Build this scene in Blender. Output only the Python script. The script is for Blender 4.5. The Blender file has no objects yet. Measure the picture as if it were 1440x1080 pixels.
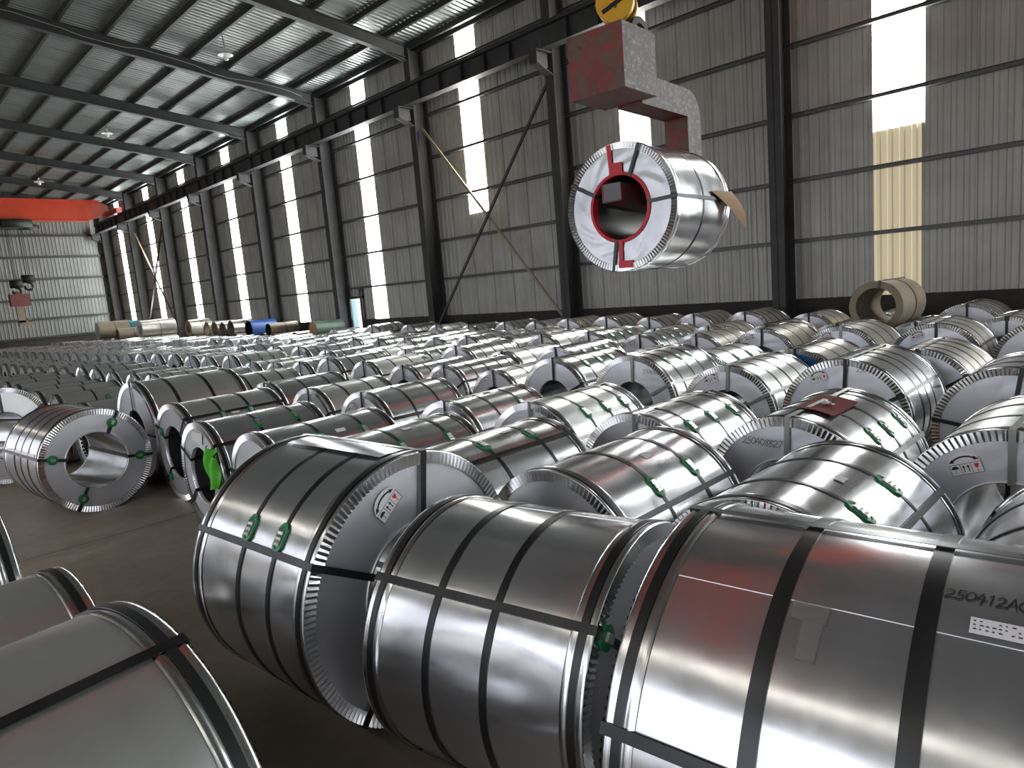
import bpy, math, random
from mathutils import Vector, Matrix
EXPOSURE = 1.78
SKY_STRENGTH = .72
SHEET_LIGHT = 7.5
BEIGE_LIGHT = .165
CLERESTORY_FILL = .9
LOAD_RANGE = (-9.0, 30.0, 5.0)
HB = (.22, -.04, 1.80)
HB_ROT = 20.0

# ------------------------------------------------------------------ camera, world, exposure
scene = bpy.context.scene
COL = scene.collection
rad = math.radians
PI = math.pi

def camera_setup():
    # x: towards the long side wall, y: down the length of the shed, z: up
    yaw, pitch, roll = rad(44.61), rad(8.168), rad(-4.843)
    F = Vector((math.sin(yaw) * math.cos(pitch), math.cos(yaw) * math.cos(pitch), -math.sin(pitch)))
    R0 = Vector((math.cos(yaw), -math.sin(yaw), 0))
    U0 = R0.cross(F)
    R = R0 * math.cos(roll) + U0 * math.sin(roll)
    U = U0 * math.cos(roll) - R0 * math.sin(roll)
    cam = bpy.data.cameras.new('camera')
    cam.sensor_width = 36.0
    cam.lens = 953.15 / 1440 * 36.0
    cam.clip_end = 500
    ob = bpy.data.objects.new('camera', cam)
    m = Matrix((R, U, -F)).transposed().to_4x4()
    m.translation = Vector((0, 0, 2.0))
    ob.matrix_world = m
    COL.objects.link(ob)
    scene.camera = ob
    return R, U, F
CR, CU, CF = camera_setup()

def screen(p):
    v = Vector(p) - Vector((0, 0, 2.0))
    w = v.dot(CF)
    return (720 + 953.15 * v.dot(CR) / w, 540 - 953.15 * v.dot(CU) / w, w)

scene.view_settings.view_transform = 'Standard'
scene.view_settings.look = 'None'
scene.view_settings.gamma = 1.0
scene.view_settings.use_curve_mapping = False
scene.view_settings.exposure = EXPOSURE

world = bpy.data.worlds.new('daylight')
scene.world = world
world.use_nodes = True
wn = world.node_tree.nodes
wn['Background'].inputs[0].default_value = (0.90, 0.915, 1.0, 1)
wn['Background'].inputs[1].default_value = SKY_STRENGTH
scene.cycles.max_bounces = 8
scene.cycles.diffuse_bounces = 4
scene.cycles.glossy_bounces = 5
scene.cycles.sample_clamp_indirect = 6.0
scene.cycles.caustics_reflective = False
scene.cycles.caustics_refractive = False

# ------------------------------------------------------------------ materials
class NT:
    def __init__(s, name):
        s.m = bpy.data.materials.new(name)
        s.m.use_nodes = True
        s.t = s.m.node_tree
        s.b = s.t.nodes['Principled BSDF']
    def n(s, typ, **kw):
        nd = s.t.nodes.new(typ)
        for k, v in kw.items():
            if k.startswith('i_'):
                nd.inputs[k[2:].replace('_', ' ')].default_value = v
            else:
                setattr(nd, k, v)
        return nd
    def l(s, a, b):
        s.t.links.new(a, b)
    def ramp(s, fac, stops):
        r = s.n('ShaderNodeValToRGB')
        e = r.color_ramp.elements
        while len(e) > 1:
            e.remove(e[-1])
        e[0].position, e[0].color = stops[0][0], (*stops[0][1], 1)
        for p, c in stops[1:]:
            x = e.new(p); x.color = (*c, 1)
        s.l(fac, r.inputs[0])
        return r.outputs[0]
    def coord(s, scale=(1, 1, 1), per_object=True, out='Object'):
        tc = s.n('ShaderNodeTexCoord')
        mp = s.n('ShaderNodeMapping')
        mp.inputs['Scale'].default_value = scale
        s.l(tc.outputs[out], mp.inputs[0])
        if per_object:
            oi = s.n('ShaderNodeObjectInfo')
            mm = s.n('ShaderNodeMath', operation='MULTIPLY')
            mm.inputs[1].default_value = 37.0
            s.l(oi.outputs['Random'], mm.inputs[0])
            s.l(mm.outputs[0], mp.inputs['Location'])
        return mp.outputs[0]
    def noise(s, vec, scale, detail=3, rough=.55):
        nz = s.n('ShaderNodeTexNoise')
        nz.inputs['Scale'].default_value = scale
        nz.inputs['Detail'].default_value = detail
        nz.inputs['Roughness'].default_value = rough
        s.l(vec, nz.inputs['Vector'])
        return nz.outputs['Fac']
    def bump(s, h, strength, dist=.01):
        b = s.n('ShaderNodeBump')
        b.inputs['Strength'].default_value = strength
        b.inputs['Distance'].default_value = dist
        s.l(h, b.inputs['Height'])
        s.l(b.outputs[0], s.b.inputs['Normal'])
    def remap(s, fac, a, b):
        r = s.n('ShaderNodeMapRange')
        r.inputs['From Min'].default_value = .3
        r.inputs['From Max'].default_value = .7
        r.inputs['To Min'].default_value = a
        r.inputs['To Max'].default_value = b
        s.l(fac, r.inputs[0])
        return r.outputs[0]
    def mix(s, fac, a, b):
        x = s.n('ShaderNodeMix', data_type='RGBA')
        if isinstance(fac, float): x.inputs[0].default_value = fac
        else: s.l(fac, x.inputs[0])
        for i, c in ((6, a), (7, b)):
            if isinstance(c, tuple): x.inputs[i].default_value = (*c, 1)
            else: s.l(c, x.inputs[i])
        return x.outputs[2]

M = {}
def plain(name, col, rough=.5, metal=0.0, spec=.5):
    t = NT(name)
    t.b.inputs['Base Color'].default_value = (*col, 1)
    t.b.inputs['Roughness'].default_value = rough
    t.b.inputs['Metallic'].default_value = metal
    t.b.inputs['Specular IOR Level'].default_value = spec
    M[name] = t.m
    return t

def galvanized(name, c0, c1, r0, r1, bump=.25, metal=1.0, dust=None):
    t = NT(name)
    v = t.coord((1, 1, 1))
    vs = t.coord((2.2, .5, .5))
    n1 = t.noise(vs, 3.0, 4)
    n2 = t.noise(v, 9.0, 5, .65)
    col = t.ramp(n1, [(.3, c0), (.7, c1)])
    if dust:
        n3 = t.noise(v, 2.2, 4, .6)
        t.b.inputs['Metallic'].default_value = metal
        fac = t.remap(n3, dust[1], dust[2])
        col = t.mix(fac, col, dust[0])
        mt = t.n('ShaderNodeMath', operation='SUBTRACT')
        mt.inputs[0].default_value = 1.0
        t.l(fac, mt.inputs[1]); t.l(mt.outputs[0], t.b.inputs['Metallic'])
    else:
        t.b.inputs['Metallic'].default_value = metal
    t.l(col, t.b.inputs['Base Color'])
    t.l(t.remap(n2, r0, r1), t.b.inputs['Roughness'])
    n4 = t.noise(v, 5.0, 2, .5)
    t.bump(n4, bump, .006)
    M[name] = t.m

galvanized('steel', (.68, .69, .71), (.76, .77, .785), .15, .24, .13, metal=.9)
galvanized('steel_dull', (.70, .71, .70), (.78, .79, .775), .285, .36, .2, metal=.85)
galvanized('steel_tan', (.50, .49, .46), (.60, .58, .54),   .285, .38, .25, dust=((.30, .245, .18), .12, .5))
galvanized('steel_face', (.74, .75, .79), (.82, .83, .87), .30, .42, .5, metal=.75)
galvanized('steel_ring', (.72, .73, .74), (.80, .81, .82), .16, .25, .2)
galvanized('foil', (.40, .41, .43), (.52, .53, .55), .285, .36, 1.0)
galvanized('bore', (.45, .46, .47), (.56, .57, .58), .2, .265, .25)
galvanized('strap', (.028, .030, .032), (.055, .058, .06), .29, .36, .1, metal=.6)
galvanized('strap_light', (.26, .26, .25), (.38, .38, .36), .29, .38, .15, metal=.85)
galvanized('seal', (.62, .62, .60), (.78, .78, .76), .29, .35, .6)
galvanized('rusty', (.20, .165, .12), (.32, .27, .21), .5, .7, .5, metal=.3, dust=((.30, .245, .175), .5, .9))
plain('green', (.012, .22, .075), .3)
plain('lime', (.10, .52, .03), .5)
plain('paper', (.90, .89, .92), .6)
plain('paper_dull', (.66, .66, .64), .55)
plain('ink', (.012, .012, .014), .5)
plain('pen', (.055, .058, .065), .5)
plain('red_ink', (.75, .05, .04), .5)
plain('brown_paper', (.42, .27, .15), .75)
plain('red_sheet', (.17, .018, .018), .8, 0, .2)
plain('red_paint', (.62, .006, .022), .4)
plain('blue_plate', (.012, .12, .36), .4)
plain('blue_wrap', (.012, .06, .24), .4)
plain('green_wrap', (.05, .095, .065), .5)
plain('teal_cover', (.05, .22, .26), .6)
plain('door_blue', (.45, .68, .74), .5)
plain('dark_bore', (.035, .028, .022), .45)
plain('nose_grey', (.16, .16, .17), .5)
tp = plain('tape', (.34, .33, .31), .25, .3); tp.b.inputs['Alpha'].default_value = .6
plain('black_iron', (.012, .012, .012), .5, .3)
plain('rope', (.05, .05, .05), .5, .6)
plain('enamel', (.85, .85, .82), .35)
plain('bulb_glass', (.9, .9, .88), .25)
plain('cable_grey', (.4, .4, .4), .5)

def painted_steel(name, c0, c1, rough=.5, scale=3.0, chips=None):
    t = NT(name)
    v = t.coord((1, 1, 1))
    n1 = t.noise(v, scale, 5, .65)
    col = t.ramp(n1, [(.3, c0), (.7, c1)])
    if chips:
        n2 = t.noise(v, chips[1], 6, .75)
        f = t.ramp(n2, [(chips[2], (0, 0, 0)), (chips[2] + .06, (1, 1, 1))])
        col = t.mix(f, col, chips[0])
    t.l(col, t.b.inputs['Base Color'])
    t.b.inputs['Roughness'].default_value = rough
    M[name] = t.m
painted_steel('frame_steel', (.04, .039, .041), (.07, .068, .07), .6, 2.0)
painted_steel('rafter_steel', (.032, .034, .035), (.055, .057, .058), .5, 2.0)
painted_steel('purlin_steel', (.035, .037, .036), (.06, .062, .06), .45, 2.0)
painted_steel('girt_steel', (.10, .10, .095), (.16, .158, .15), .4, 2.0)
painted_steel('brace_steel', (.055, .05, .045), (.10, .09, .08), .45, 4.0)
painted_steel('brace_tan', (.33, .25, .17), (.42, .33, .23), .5, 4.0)
painted_steel('crane_red', (.60, .055, .022), (.68, .08, .03), .35, 1.5)
painted_steel('hook_red', (.13, .035, .030), (.27, .045, .038), .55, 4.0, chips=((.13, .085, .06), 6.0, .50))
painted_steel('hook_worn', (.045, .03, .025), (.11, .075, .065), .5, 6.0, chips=((.25, .235, .235), 20.0, .53))
painted_steel('hook_yellow', (.85, .42, .012), (.90, .50, .02), .35, 5.0, chips=((.10, .05, .01), 11.0, .60))
painted_steel('machine_green', (.02, .03, .022), (.05, .06, .045), .5, 5.0)

def sheet_mat(name, c0, c1, streak, rough, metal=0.0):
    t = NT(name)
    v = t.coord(streak, True)
    v2 = t.coord((1, 1, 1), True)
    n1 = t.noise(v, 1.0, 5, .7)
    n2 = t.noise(v2, 1.3, 3)
    col = t.ramp(n1, [(.25, c0), (.75, c1)])
    col = t.mix(t.remap(n2, 0.0, .35), col, tuple(.55 * a for a in c0))
    t.l(col, t.b.inputs['Base Color'])
    t.b.inputs['Roughness'].default_value = rough
    t.b.inputs['Metallic'].default_value = metal
    M[name] = t.m
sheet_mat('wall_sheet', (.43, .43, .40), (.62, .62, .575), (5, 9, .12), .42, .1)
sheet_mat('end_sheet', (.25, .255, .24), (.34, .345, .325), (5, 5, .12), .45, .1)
sheet_mat('roof_sheet', (.25, .275, .265), (.34, .365, .355), (.3, 4, 1), .36, .4)
sheet_mat('plinth', (.030, .026, .024), (.085, .075, .068), (1.5, 1.5, 1.5), .9)

def lit_panel(name, col, strength, ribbed=0.0):
    # translucent roofing sheet with daylight behind it
    t = NT(name)
    t.b.inputs['Base Color'].default_value = (*[.8 * c for c in col], 1)
    t.b.inputs['Roughness'].default_value = .45
    t.b.inputs['Emission Color'].default_value = (*col, 1)
    t.b.inputs['Emission Strength'].default_value = strength
    if ribbed:      # rib shading put into the glow, by the slant of each rib
        g = t.n('ShaderNodeNewGeometry'); sp = t.n('ShaderNodeSeparateXYZ'); t.l(g.outputs['True Normal'], sp.inputs[0])
        ma = t.n('ShaderNodeMath', operation='MULTIPLY_ADD'); ma.inputs[1].default_value = ribbed * strength; ma.inputs[2].default_value = strength
        t.l(sp.outputs['Y'], ma.inputs[0]); t.l(ma.outputs[0], t.b.inputs['Emission Strength'])
    M[name] = t.m
    return t
lit_panel('daylight_sheet', (.97, 1.0, 1.0), SHEET_LIGHT)
lit_panel('daylight_sheet_warm', (1.0, .99, .93), SHEET_LIGHT)
lit_panel('clerestory_fill', (1.0, .95, .86), CLERESTORY_FILL)  # glowing fill strip on the unseen wall, set by reflections in the coils
lit_panel('beige_sheet', (.66, .57, .38), BEIGE_LIGHT, .8)

t = NT('concrete')
v = t.coord((1, 1, 1), False, 'Object')
n1 = t.noise(v, .55, 6, .65); n2 = t.noise(v, 7.0, 5, .7)
c = t.ramp(n1, [(.3, (.22, .185, .14)), (.5, (.31, .26, .20)), (.72, (.39, .335, .27))])
c = t.mix(t.remap(n2, 0.0, .5), c, (.17, .142, .11))
t.l(c, t.b.inputs['Base Color'])
t.l(t.remap(n1, .42, .62), t.b.inputs['Roughness'])
t.bump(n2, .15, .004)
M['concrete'] = t.m
plain('joint', (.02, .017, .014), .9)
plain('yard', (.50, .50, .48), .9)

# ------------------------------------------------------------------ mesh helpers
class MB:
    def __init__(s):
        s.v, s.f, s.mi, s.sm = [], [], [], []
    def quad(s, a, b, c, d, mi=0, sm=False):
        i = len(s.v); s.v += [a, b, c, d]
        s.f.append((i, i + 1, i + 2, i + 3)); s.mi.append(mi); s.sm.append(sm)
    def poly(s, pts, mi=0, sm=False):
        i = len(s.v); s.v += list(pts)
        s.f.append(tuple(range(i, i + len(pts)))); s.mi.append(mi); s.sm.append(sm)
    def grid(s, fn, nu, nv, wu=False, mi=0, sm=True):
        i = len(s.v); mu = nu if wu else nu + 1
        for a in range(mu):
            for b in range(nv + 1):
                s.v.append(fn(a / nu, b / nv))
        for a in range(nu):
            for b in range(nv):
                p = i + a * (nv + 1) + b; q = i + ((a + 1) % mu) * (nv + 1) + b
                s.f.append((p, q, q + 1, p + 1)); s.mi.append(mi); s.sm.append(sm)
    def box(s, lo, hi, mi=0):
        x0, y0, z0 = lo; x1, y1, z1 = hi
        i = len(s.v)
        s.v += [(x0, y0, z0), (x1, y0, z0), (x1, y1, z0), (x0, y1, z0), (x0, y0, z1), (x1, y0, z1), (x1, y1, z1), (x0, y1, z1)]
        for q in ((0, 3, 2, 1), (4, 5, 6, 7), (0, 1, 5, 4), (1, 2, 6, 5), (2, 3, 7, 6), (3, 0, 4, 7)):
            s.f.append(tuple(i + k for k in q)); s.mi.append(mi); s.sm.append(False)
    def bar(s, p, q, w, h, up=(0, 0, 1), mi=0):
        p, q = Vector(p), Vector(q); d = (q - p).normalized(); u = Vector(up)
        a = d.cross(u).normalized(); b = a.cross(d).normalized()
        i = len(s.v)
        for e in (p, q):
            for sa, sb in ((-1, -1), (1, -1), (1, 1), (-1, 1)):
                s.v.append(tuple(e + a * sa * w / 2 + b * sb * h / 2))
        for k in ((0, 1, 2, 3), (7, 6, 5, 4), (0, 4, 5, 1), (1, 5, 6, 2), (2, 6, 7, 3), (3, 7, 4, 0)):
            s.f.append(tuple(i + j for j in k)); s.mi.append(mi); s.sm.append(False)
    def tube(s, pts, r, n=8, mi=0, cap=True):
        pts = [Vector(p) for p in pts]; i = len(s.v)
        for k, p in enumerate(pts):
            d = (pts[min(k + 1, len(pts) - 1)] - pts[max(k - 1, 0)]).normalized()
            u = Vector((0, 0, 1)) if abs(d.z) < .9 else Vector((1, 0, 0))
            a = d.cross(u).normalized(); b = d.cross(a)
            rr = r[k] if isinstance(r, (list, tuple)) else r
            for j in range(n):
                t = 2 * PI * j / n
                s.v.append(tuple(p + a * rr * math.cos(t) + b * rr * math.sin(t)))
        for k in range(len(pts) - 1):
            for j in range(n):
                A = i + k * n + j; B = i + k * n + (j + 1) % n
                s.f.append((A, B, B + n, A + n)); s.mi.append(mi); s.sm.append(True)
        if cap:
            s.f.append(tuple(i + j for j in range(n))[::-1]); s.mi.append(mi); s.sm.append(False)
            e = i + (len(pts) - 1) * n
            s.f.append(tuple(e + j for j in range(n))); s.mi.append(mi); s.sm.append(False)
    def revolve(s, prof, n, zc, mi=0, axis='x', joined=True):
        # profile of (x, r) about the x axis through (y=0, z=zc)
        segs = [prof] if joined else [prof[k:k + 2] for k in range(len(prof) - 1)]
        for pr in segs:
            i = len(s.v); m = len(pr)
            for a in range(n):
                t = 2 * PI * a / n
                st, ct = math.sin(t), math.cos(t)
                for x, r in pr:
                    s.v.append((x, -r * st, zc + r * ct))
            for a in range(n):
                b = (a + 1) % n
                for k in range(m - 1):
                    s.f.append((i + a * m + k, i + a * m + k + 1, i + b * m + k + 1, i + b * m + k)); s.mi.append(mi); s.sm.append(True)
    def mesh(s, name, mats):
        me = bpy.data.meshes.new(name)
        me.from_pydata(s.v, [], s.f)
        for m in (mats if isinstance(mats, (list, tuple)) else [mats]):
            me.materials.append(M[m])
        me.polygons.foreach_set('material_index', s.mi)
        me.polygons.foreach_set('use_smooth', s.sm)
        me.update()
        return me

def obj(name, me, parent=None, loc=(0, 0, 0), rot=(0, 0, 0), scale=None):
    o = bpy.data.objects.new(name, me)
    COL.objects.link(o)
    o.location = loc; o.rotation_euler = rot
    if scale: o.scale = scale
    if parent is not None: o.parent = parent
    return o
def tag(o, label=None, cat=None, group=None, kind=None):
    if label: o['label'] = label
    if cat: o['category'] = cat
    if group: o['group'] = group
    if kind: o['kind'] = kind
    return o
def struct(name, me, label=None, loc=(0, 0, 0), rot=(0, 0, 0)):
    o = obj(name, me, None, loc, rot)
    return tag(o, label, None, None, 'structure')
# ------------------------------------------------------------------ the shed
XW = 15.15                # sheeting of the long side wall in view
XL = -5.85                # the wall on the other side
YE, YN = 54.8, -17.7      # far and near end walls
BAY = 6.0
COLS_Y = [6.3 + BAY * i for i in range(-4, 9)]
RIDGE = 4.65
def rafter_z(x): return 9.55 + .12 * (14.4 - RIDGE - abs(x - RIDGE))
PW = BAY / 7

# floor: slabs with open joints
mb = MB(); mb.box((XL - .3, YN - .3, -.3), (XW + .3, YE + .3, -.012))
floor = struct('floor', mb.mesh('floor', 'joint'), 'brown stained concrete floor with saw-cut joints')
mb = MB(); mb.box((.006, .006, -.02), (4.194, 5.994, 0)); slab_me = mb.mesh('floor_slab', 'concrete')
for i in range(5):
    for j in range(12):
        obj('floor_slab', slab_me, floor, (XL + 4.2 * i, YN + .6 + 6 * j + .2, 0))
mb = MB(); mb.box((-150, -150, -.6), (150, 200, -.32)); struct('outdoor_ground', mb.mesh('outdoor_ground', 'yard'), 'pale concrete yard outside the shed')

# corrugated sheets: width along +y, height z, ribs towards -x (into the room)
def corrugated(width, z0, z1, pitch=None, depth=.020, mat='wall_sheet', ribs=4):
    mb = MB(); p = width / ribs
    prof = []
    for k in range(ribs):
        b = k * p
        prof += [(b, 0), (b + p * .30, 0), (b + p * .42, -depth), (b + p * .72, -depth), (b + p * .84, 0)]
    prof.append((width, 0))
    for a, b in zip(prof[:-1], prof[1:]):
        mb.quad((a[1], a[0], z0), (b[1], b[0], z0), (b[1], b[0], z1), (a[1], a[0], z1))
    # lapped side edge of the sheet, slightly proud
    mb.box((-depth - .004, -.006, z0), (.002, .008, z1))
    return mb.mesh('sheet_panel', mat)

WALL_Z0, WALL_Z1 = 1.2, 10.12
sheet_full = corrugated(PW, WALL_Z0, WALL_Z1)
sheet_low = corrugated(PW, WALL_Z0, 4.42)
light_full = corrugated(PW, WALL_Z0, 9.95, mat='daylight_sheet')
light_warm = corrugated(PW, 4.42, 9.95, mat='daylight_sheet_warm')
light_up = corrugated(PW, 4.42, 9.95, mat='daylight_sheet')
beige_low = corrugated(PW, WALL_Z0, 4.42, mat='beige_sheet')
sheet_top = corrugated(PW, 9.93, WALL_Z1)
sheet_door = corrugated(PW, 2.1, WALL_Z1)

mb = MB(); mb.box((XW - .12, YN, -.1), (XW + .12, 23.3, WALL_Z0)); mb.box((XW - .12, 24.45, -.1), (XW + .12, YE, WALL_Z0))
wall_right = struct('wall_right', mb.mesh('wall_right', 'plinth'), 'long side wall of grey corrugated sheets on a dark plinth')
k0 = int(round((4.18 - PW / 2 - YN) / PW))
first = 4.18 - PW / 2 - k0 * PW
n_p = int((YE - first) / PW) + 1
for k in range(n_p):
    y = first + k * PW
    lit = (k - k0) % 7 == 0
    bay = (k - k0) // 7
    if not lit:
        near_door = 23.2 < y + PW / 2 < 24.5
        o = obj('sheet_panel', sheet_door if near_door else sheet_full, wall_right, (XW, y, 0))
        continue
    obj('sheet_panel', sheet_top, wall_right, (XW, y, 0))
    if bay == 0:
        obj('daylight_panel', light_up, wall_right, (XW, y, 0)); o = obj('daylight_panel', beige_low, wall_right, (XW, y, 0)); o['label'] = 'beige ribbed lower panel'
    elif bay in (1, 2):
        obj('daylight_panel', light_warm, wall_right, (XW, y, 0)); obj('sheet_panel', sheet_low, wall_right, (XW, y, 0))
    else:
        obj('daylight_panel', light_full, wall_right, (XW, y, 0))

# other long wall (behind the camera): a wide loading opening below, lengthened for light; an unseen glowing fill strip added above
LOAD = LOAD_RANGE
CL0, CL1 = 7.7, 9.3
mb = MB(); mb.box((XL - .12, YN, -.1), (XL + .12, LOAD[0], 1.2)); mb.box((XL - .12, LOAD[1], -.1), (XL + .12, YE, 1.2))
wall_left = struct('wall_left', mb.mesh('wall_left', 'plinth'), 'opposite side wall with an open loading side and an added glowing clerestory strip')
sheet_load, sheet_wall, sheet_cap = corrugated(PW, LOAD[2], CL0), corrugated(PW, 1.2, CL0), corrugated(PW, CL1, WALL_Z1)
light_strip = corrugated(PW, CL0, CL1, mat='clerestory_fill')
for k in range(n_p):
    y = first + k * PW
    op = LOAD[0] - .3 < y + PW / 2 < LOAD[1] + .3
    for nm, me in (('sheet_panel', sheet_load if op else sheet_wall), ('daylight_panel', light_strip), ('sheet_panel', sheet_cap)):
        obj(nm, me, wall_left, (XL, y + PW, 0), (0, 0, PI))

# end walls
def end_sheet(z1a, z1b, width=PW, z0=1.2):
    mb = MB(); ribs = 4; p = width / ribs; prof = []
    for k in range(ribs):
        b = k * p
        prof += [(b, 0), (b + p * .62, 0), (b + p * .70, -.03), (b + p * .90, -.03), (b + p * .98, 0)]
    prof.append((width, 0))
    for a, b in zip(prof[:-1], prof[1:]):
        za = z1a + (z1b - z1a) * a[0] / width; zb = z1a + (z1b - z1a) * b[0] / width
        mb.quad((b[0], b[1], z0), (a[0], a[1], z0), (a[0], a[1], za), (b[0], b[1], zb))
    return mb.mesh('sheet_panel', 'end_sheet')
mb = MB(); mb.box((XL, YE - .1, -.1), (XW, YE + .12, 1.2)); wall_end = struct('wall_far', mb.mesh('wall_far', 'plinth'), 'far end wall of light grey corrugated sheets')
mb = MB(); mb.box((XL, YN - .12, -.1), (-3, YN + .1, 1.2)); mb.box((4, YN - .12, -.1), (XW, YN + .1, 1.2)); wall_near = struct('wall_near', mb.mesh('wall_near', 'plinth'), 'near end wall with an unseen doorway added for more light')
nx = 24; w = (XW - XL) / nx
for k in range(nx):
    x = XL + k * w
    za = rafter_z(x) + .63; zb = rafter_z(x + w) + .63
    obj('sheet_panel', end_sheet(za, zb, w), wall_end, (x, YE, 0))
    z0 = 6.0 if -3.2 < x + w / 2 < 4.2 else 1.2  # gap of the unseen doorway, added to brighten the shed
    obj('sheet_panel', end_sheet(zb, za, w, z0), wall_near, (x + w, YN, 0), (0, 0, PI))

# columns, rafters, purlins, girts
def ibeam(mb, p, q, depth, width, up, tw=.012, tf=.016):
    # web depth along 'up', flange width across
    p, q, u = Vector(p), Vector(q), Vector(up).normalized()
    mb.bar(p, q, tw, depth, up)
    for s in (-1, 1):
        mb.bar(p + u * s * (depth / 2 - tf / 2), q + u * s * (depth / 2 - tf / 2), width, tf, up)
def ordinal(n):
    ones = ['', 'first', 'second', 'third', 'fourth', 'fifth', 'sixth', 'seventh', 'eighth', 'ninth', 'tenth', 'eleventh', 'twelfth', 'thirteenth', 'fourteenth', 'fifteenth', 'sixteenth', 'seventeenth', 'eighteenth', 'nineteenth']
    if n < 20: return ones[n]
    tens = {2: 'twent', 3: 'thirt', 4: 'fort'}[n // 10]
    return tens + 'ieth' if n % 10 == 0 else tens + 'y-' + ones[n % 10]

for i, y in enumerate(COLS_Y):
    for side in (1, -1):
        x = 14.76 if side > 0 else XL + .39
        zt = rafter_z(14.6) + .3
        mb = MB(); ibeam(mb, (x, y, 0), (x, y, zt), .54, .30, (1, 0, 0))
        # base plate, and the corbel carrying the crane runway
        mb.box((x - .36, y - .24, 0), (x + .34, y + .24, .03))
        s = -side
        xa = x + s * .27; xb = x + s * .86
        lo, hi = min(xa, xb), max(xa, xb)
        mb.box((lo, y - .14, 7.96), (hi, y + .14, 7.985)); mb.box((lo, y - .008, 7.6), (hi, y + .008, 7.96))
        mb.bar((xa, y, 7.42), (xb, y, 7.66), .26, .018)
        mb.box((xb - .01, y - .13, 7.64), (xb + .01, y + .13, 7.96))
        n = i - 3
        lab = f'dark steel column, {ordinal(n)} from the right along the side wall' if side > 0 and n > 0 else 'dark steel column outside the view'
        struct('steel_column', mb.mesh('steel_column', 'frame_steel'), lab)
    mb = MB()
    for sg in (1, -1):
        xe = RIDGE + sg * 9.8
        z1 = rafter_z(xe) + .19; z2 = rafter_z(RIDGE) + .19
        up = Vector((sg * .12, 0, 1)).normalized()
        ibeam(mb, (RIDGE, y, z2), (xe, y, z1), .38, .2, up)
        # deeper haunch at the column
        mb.bar((xe - sg * 1.4, y, rafter_z(xe - sg * 1.4) + .05), (xe, y, rafter_z(xe) - .09), .18, .016, up)
        mb.bar((xe - sg * .7, y, rafter_z(xe - sg * .7)), (xe, y, rafter_z(xe) - .04), .012, .14, up)
    mb.mi = [0] * len(mb.f)
    struct('roof_rafter', mb.mesh('roof_rafter', 'rafter_steel'), f'dark steel roof rafter at the {ordinal(i + 1)} frame of the shed')

PURLINS = [13.75 - 1.25 * k for k in range(8)]
for sg in (1, -1):
    for k, x in enumerate([14.75] + PURLINS):
        xx = x if sg > 0 else 2 * RIDGE - x
        z = rafter_z(xx) + .40
        mb = MB()
        up = Vector((sg * .12, 0, 1)).normalized()
        a = (xx, YN, z + .09); b = (xx, YE, z + .09)
        mb.bar(a, b, .012, .18, up)
        mb.bar((xx + .03, YN, z + .006), (xx + .03, YE, z + .006), .07, .012, up); mb.bar((xx + .03, YN, z + .175), (xx + .03, YE, z + .175), .07, .012, up)
        struct('roof_purlin', mb.mesh('roof_purlin', 'purlin_steel'), f'thin steel purlin, {ordinal(k + 1)} up from the eave' if sg > 0 else 'thin steel purlin on the far roof slope')
# roof sheets run up the slope; each 1 m wide
def roof_sheet(sg):
    mb = MB(); ribs = 5; w = 1.0; p = w / ribs; prof = []
    for k in range(ribs):
        b = k * p
        prof += [(b, 0), (b + p * .55, 0), (b + p * .66, .032), (b + p * .84, .032), (b + p * .95, 0)]
    prof.append((w, 0))
    x0, x1 = RIDGE, RIDGE + sg * 10.6
    z0, z1 = rafter_z(x0) + .60, rafter_z(x1) + .60
    for a, b in zip(prof[:-1], prof[1:]):
        mb.quad((x0, a[0], z0 + a[1]), (x0, b[0], z0 + b[1]), (x1, b[0], z1 + b[1]), (x1, a[0], z1 + a[1]))
    up = Vector((sg * .12, 0, 1)).normalized()
    mb.bar((x0, 0.0, z0 - .004), (x1, 0.0, z1 - .004), .02, .012, up)
    return mb.mesh('roof_sheet', 'roof_sheet')
ceil = tag(bpy.data.objects.new('ceiling', None), 'sloping roof of ribbed metal sheets', None, None, 'structure'); COL.objects.link(ceil)
for sg in (1, -1):
    me = roof_sheet(sg)
    for k in range(73):
        obj('roof_sheet', me, ceil, (0, YN + k * 1.0 - .2, 0))
mb = MB(); mb.bar((XW - .10, YN, 9.93), (XW - .10, YE, 9.93), .10, .16); struct('trim_1', mb.mesh('trim_1', 'purlin_steel'), 'dark eave strut along the top of the side wall')
for k, z in enumerate((2.45, 3.72, 5.06, 6.46, 7.82, 9.1)):
    for x in (XW - .095, XL + .095):
        mb = MB(); mb.bar((x, YN, z), (x, YE, z), .012, .08, (0, 0, 1)); mb.box((x - .07, YN, z + .034), (x + .07, YE, z + .04)); mb.box((x - .07, YN, z - .04), (x + .07, YE, z - .034))
        struct('wall_girt', mb.mesh('wall_girt', 'girt_steel'), f'horizontal steel rail, {ordinal(k + 1)} up the side wall' if x > 0 else 'horizontal steel rail on the opposite wall')
for k, z in enumerate((1.25, 2.49, 3.76, 5.12, 6.57, 7.98)):
    mb = MB(); mb.box((XL, YE - .16, z - .07), (XW, YE - .03, z + .07)); struct('wall_girt', mb.mesh('wall_girt', 'purlin_steel'), f'horizontal steel rail, {ordinal(k + 1)} up the far end wall')
mb = MB(); mb.box((13.9, 54.0, 7.1), (14.6, 54.25, 7.98)); 
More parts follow.
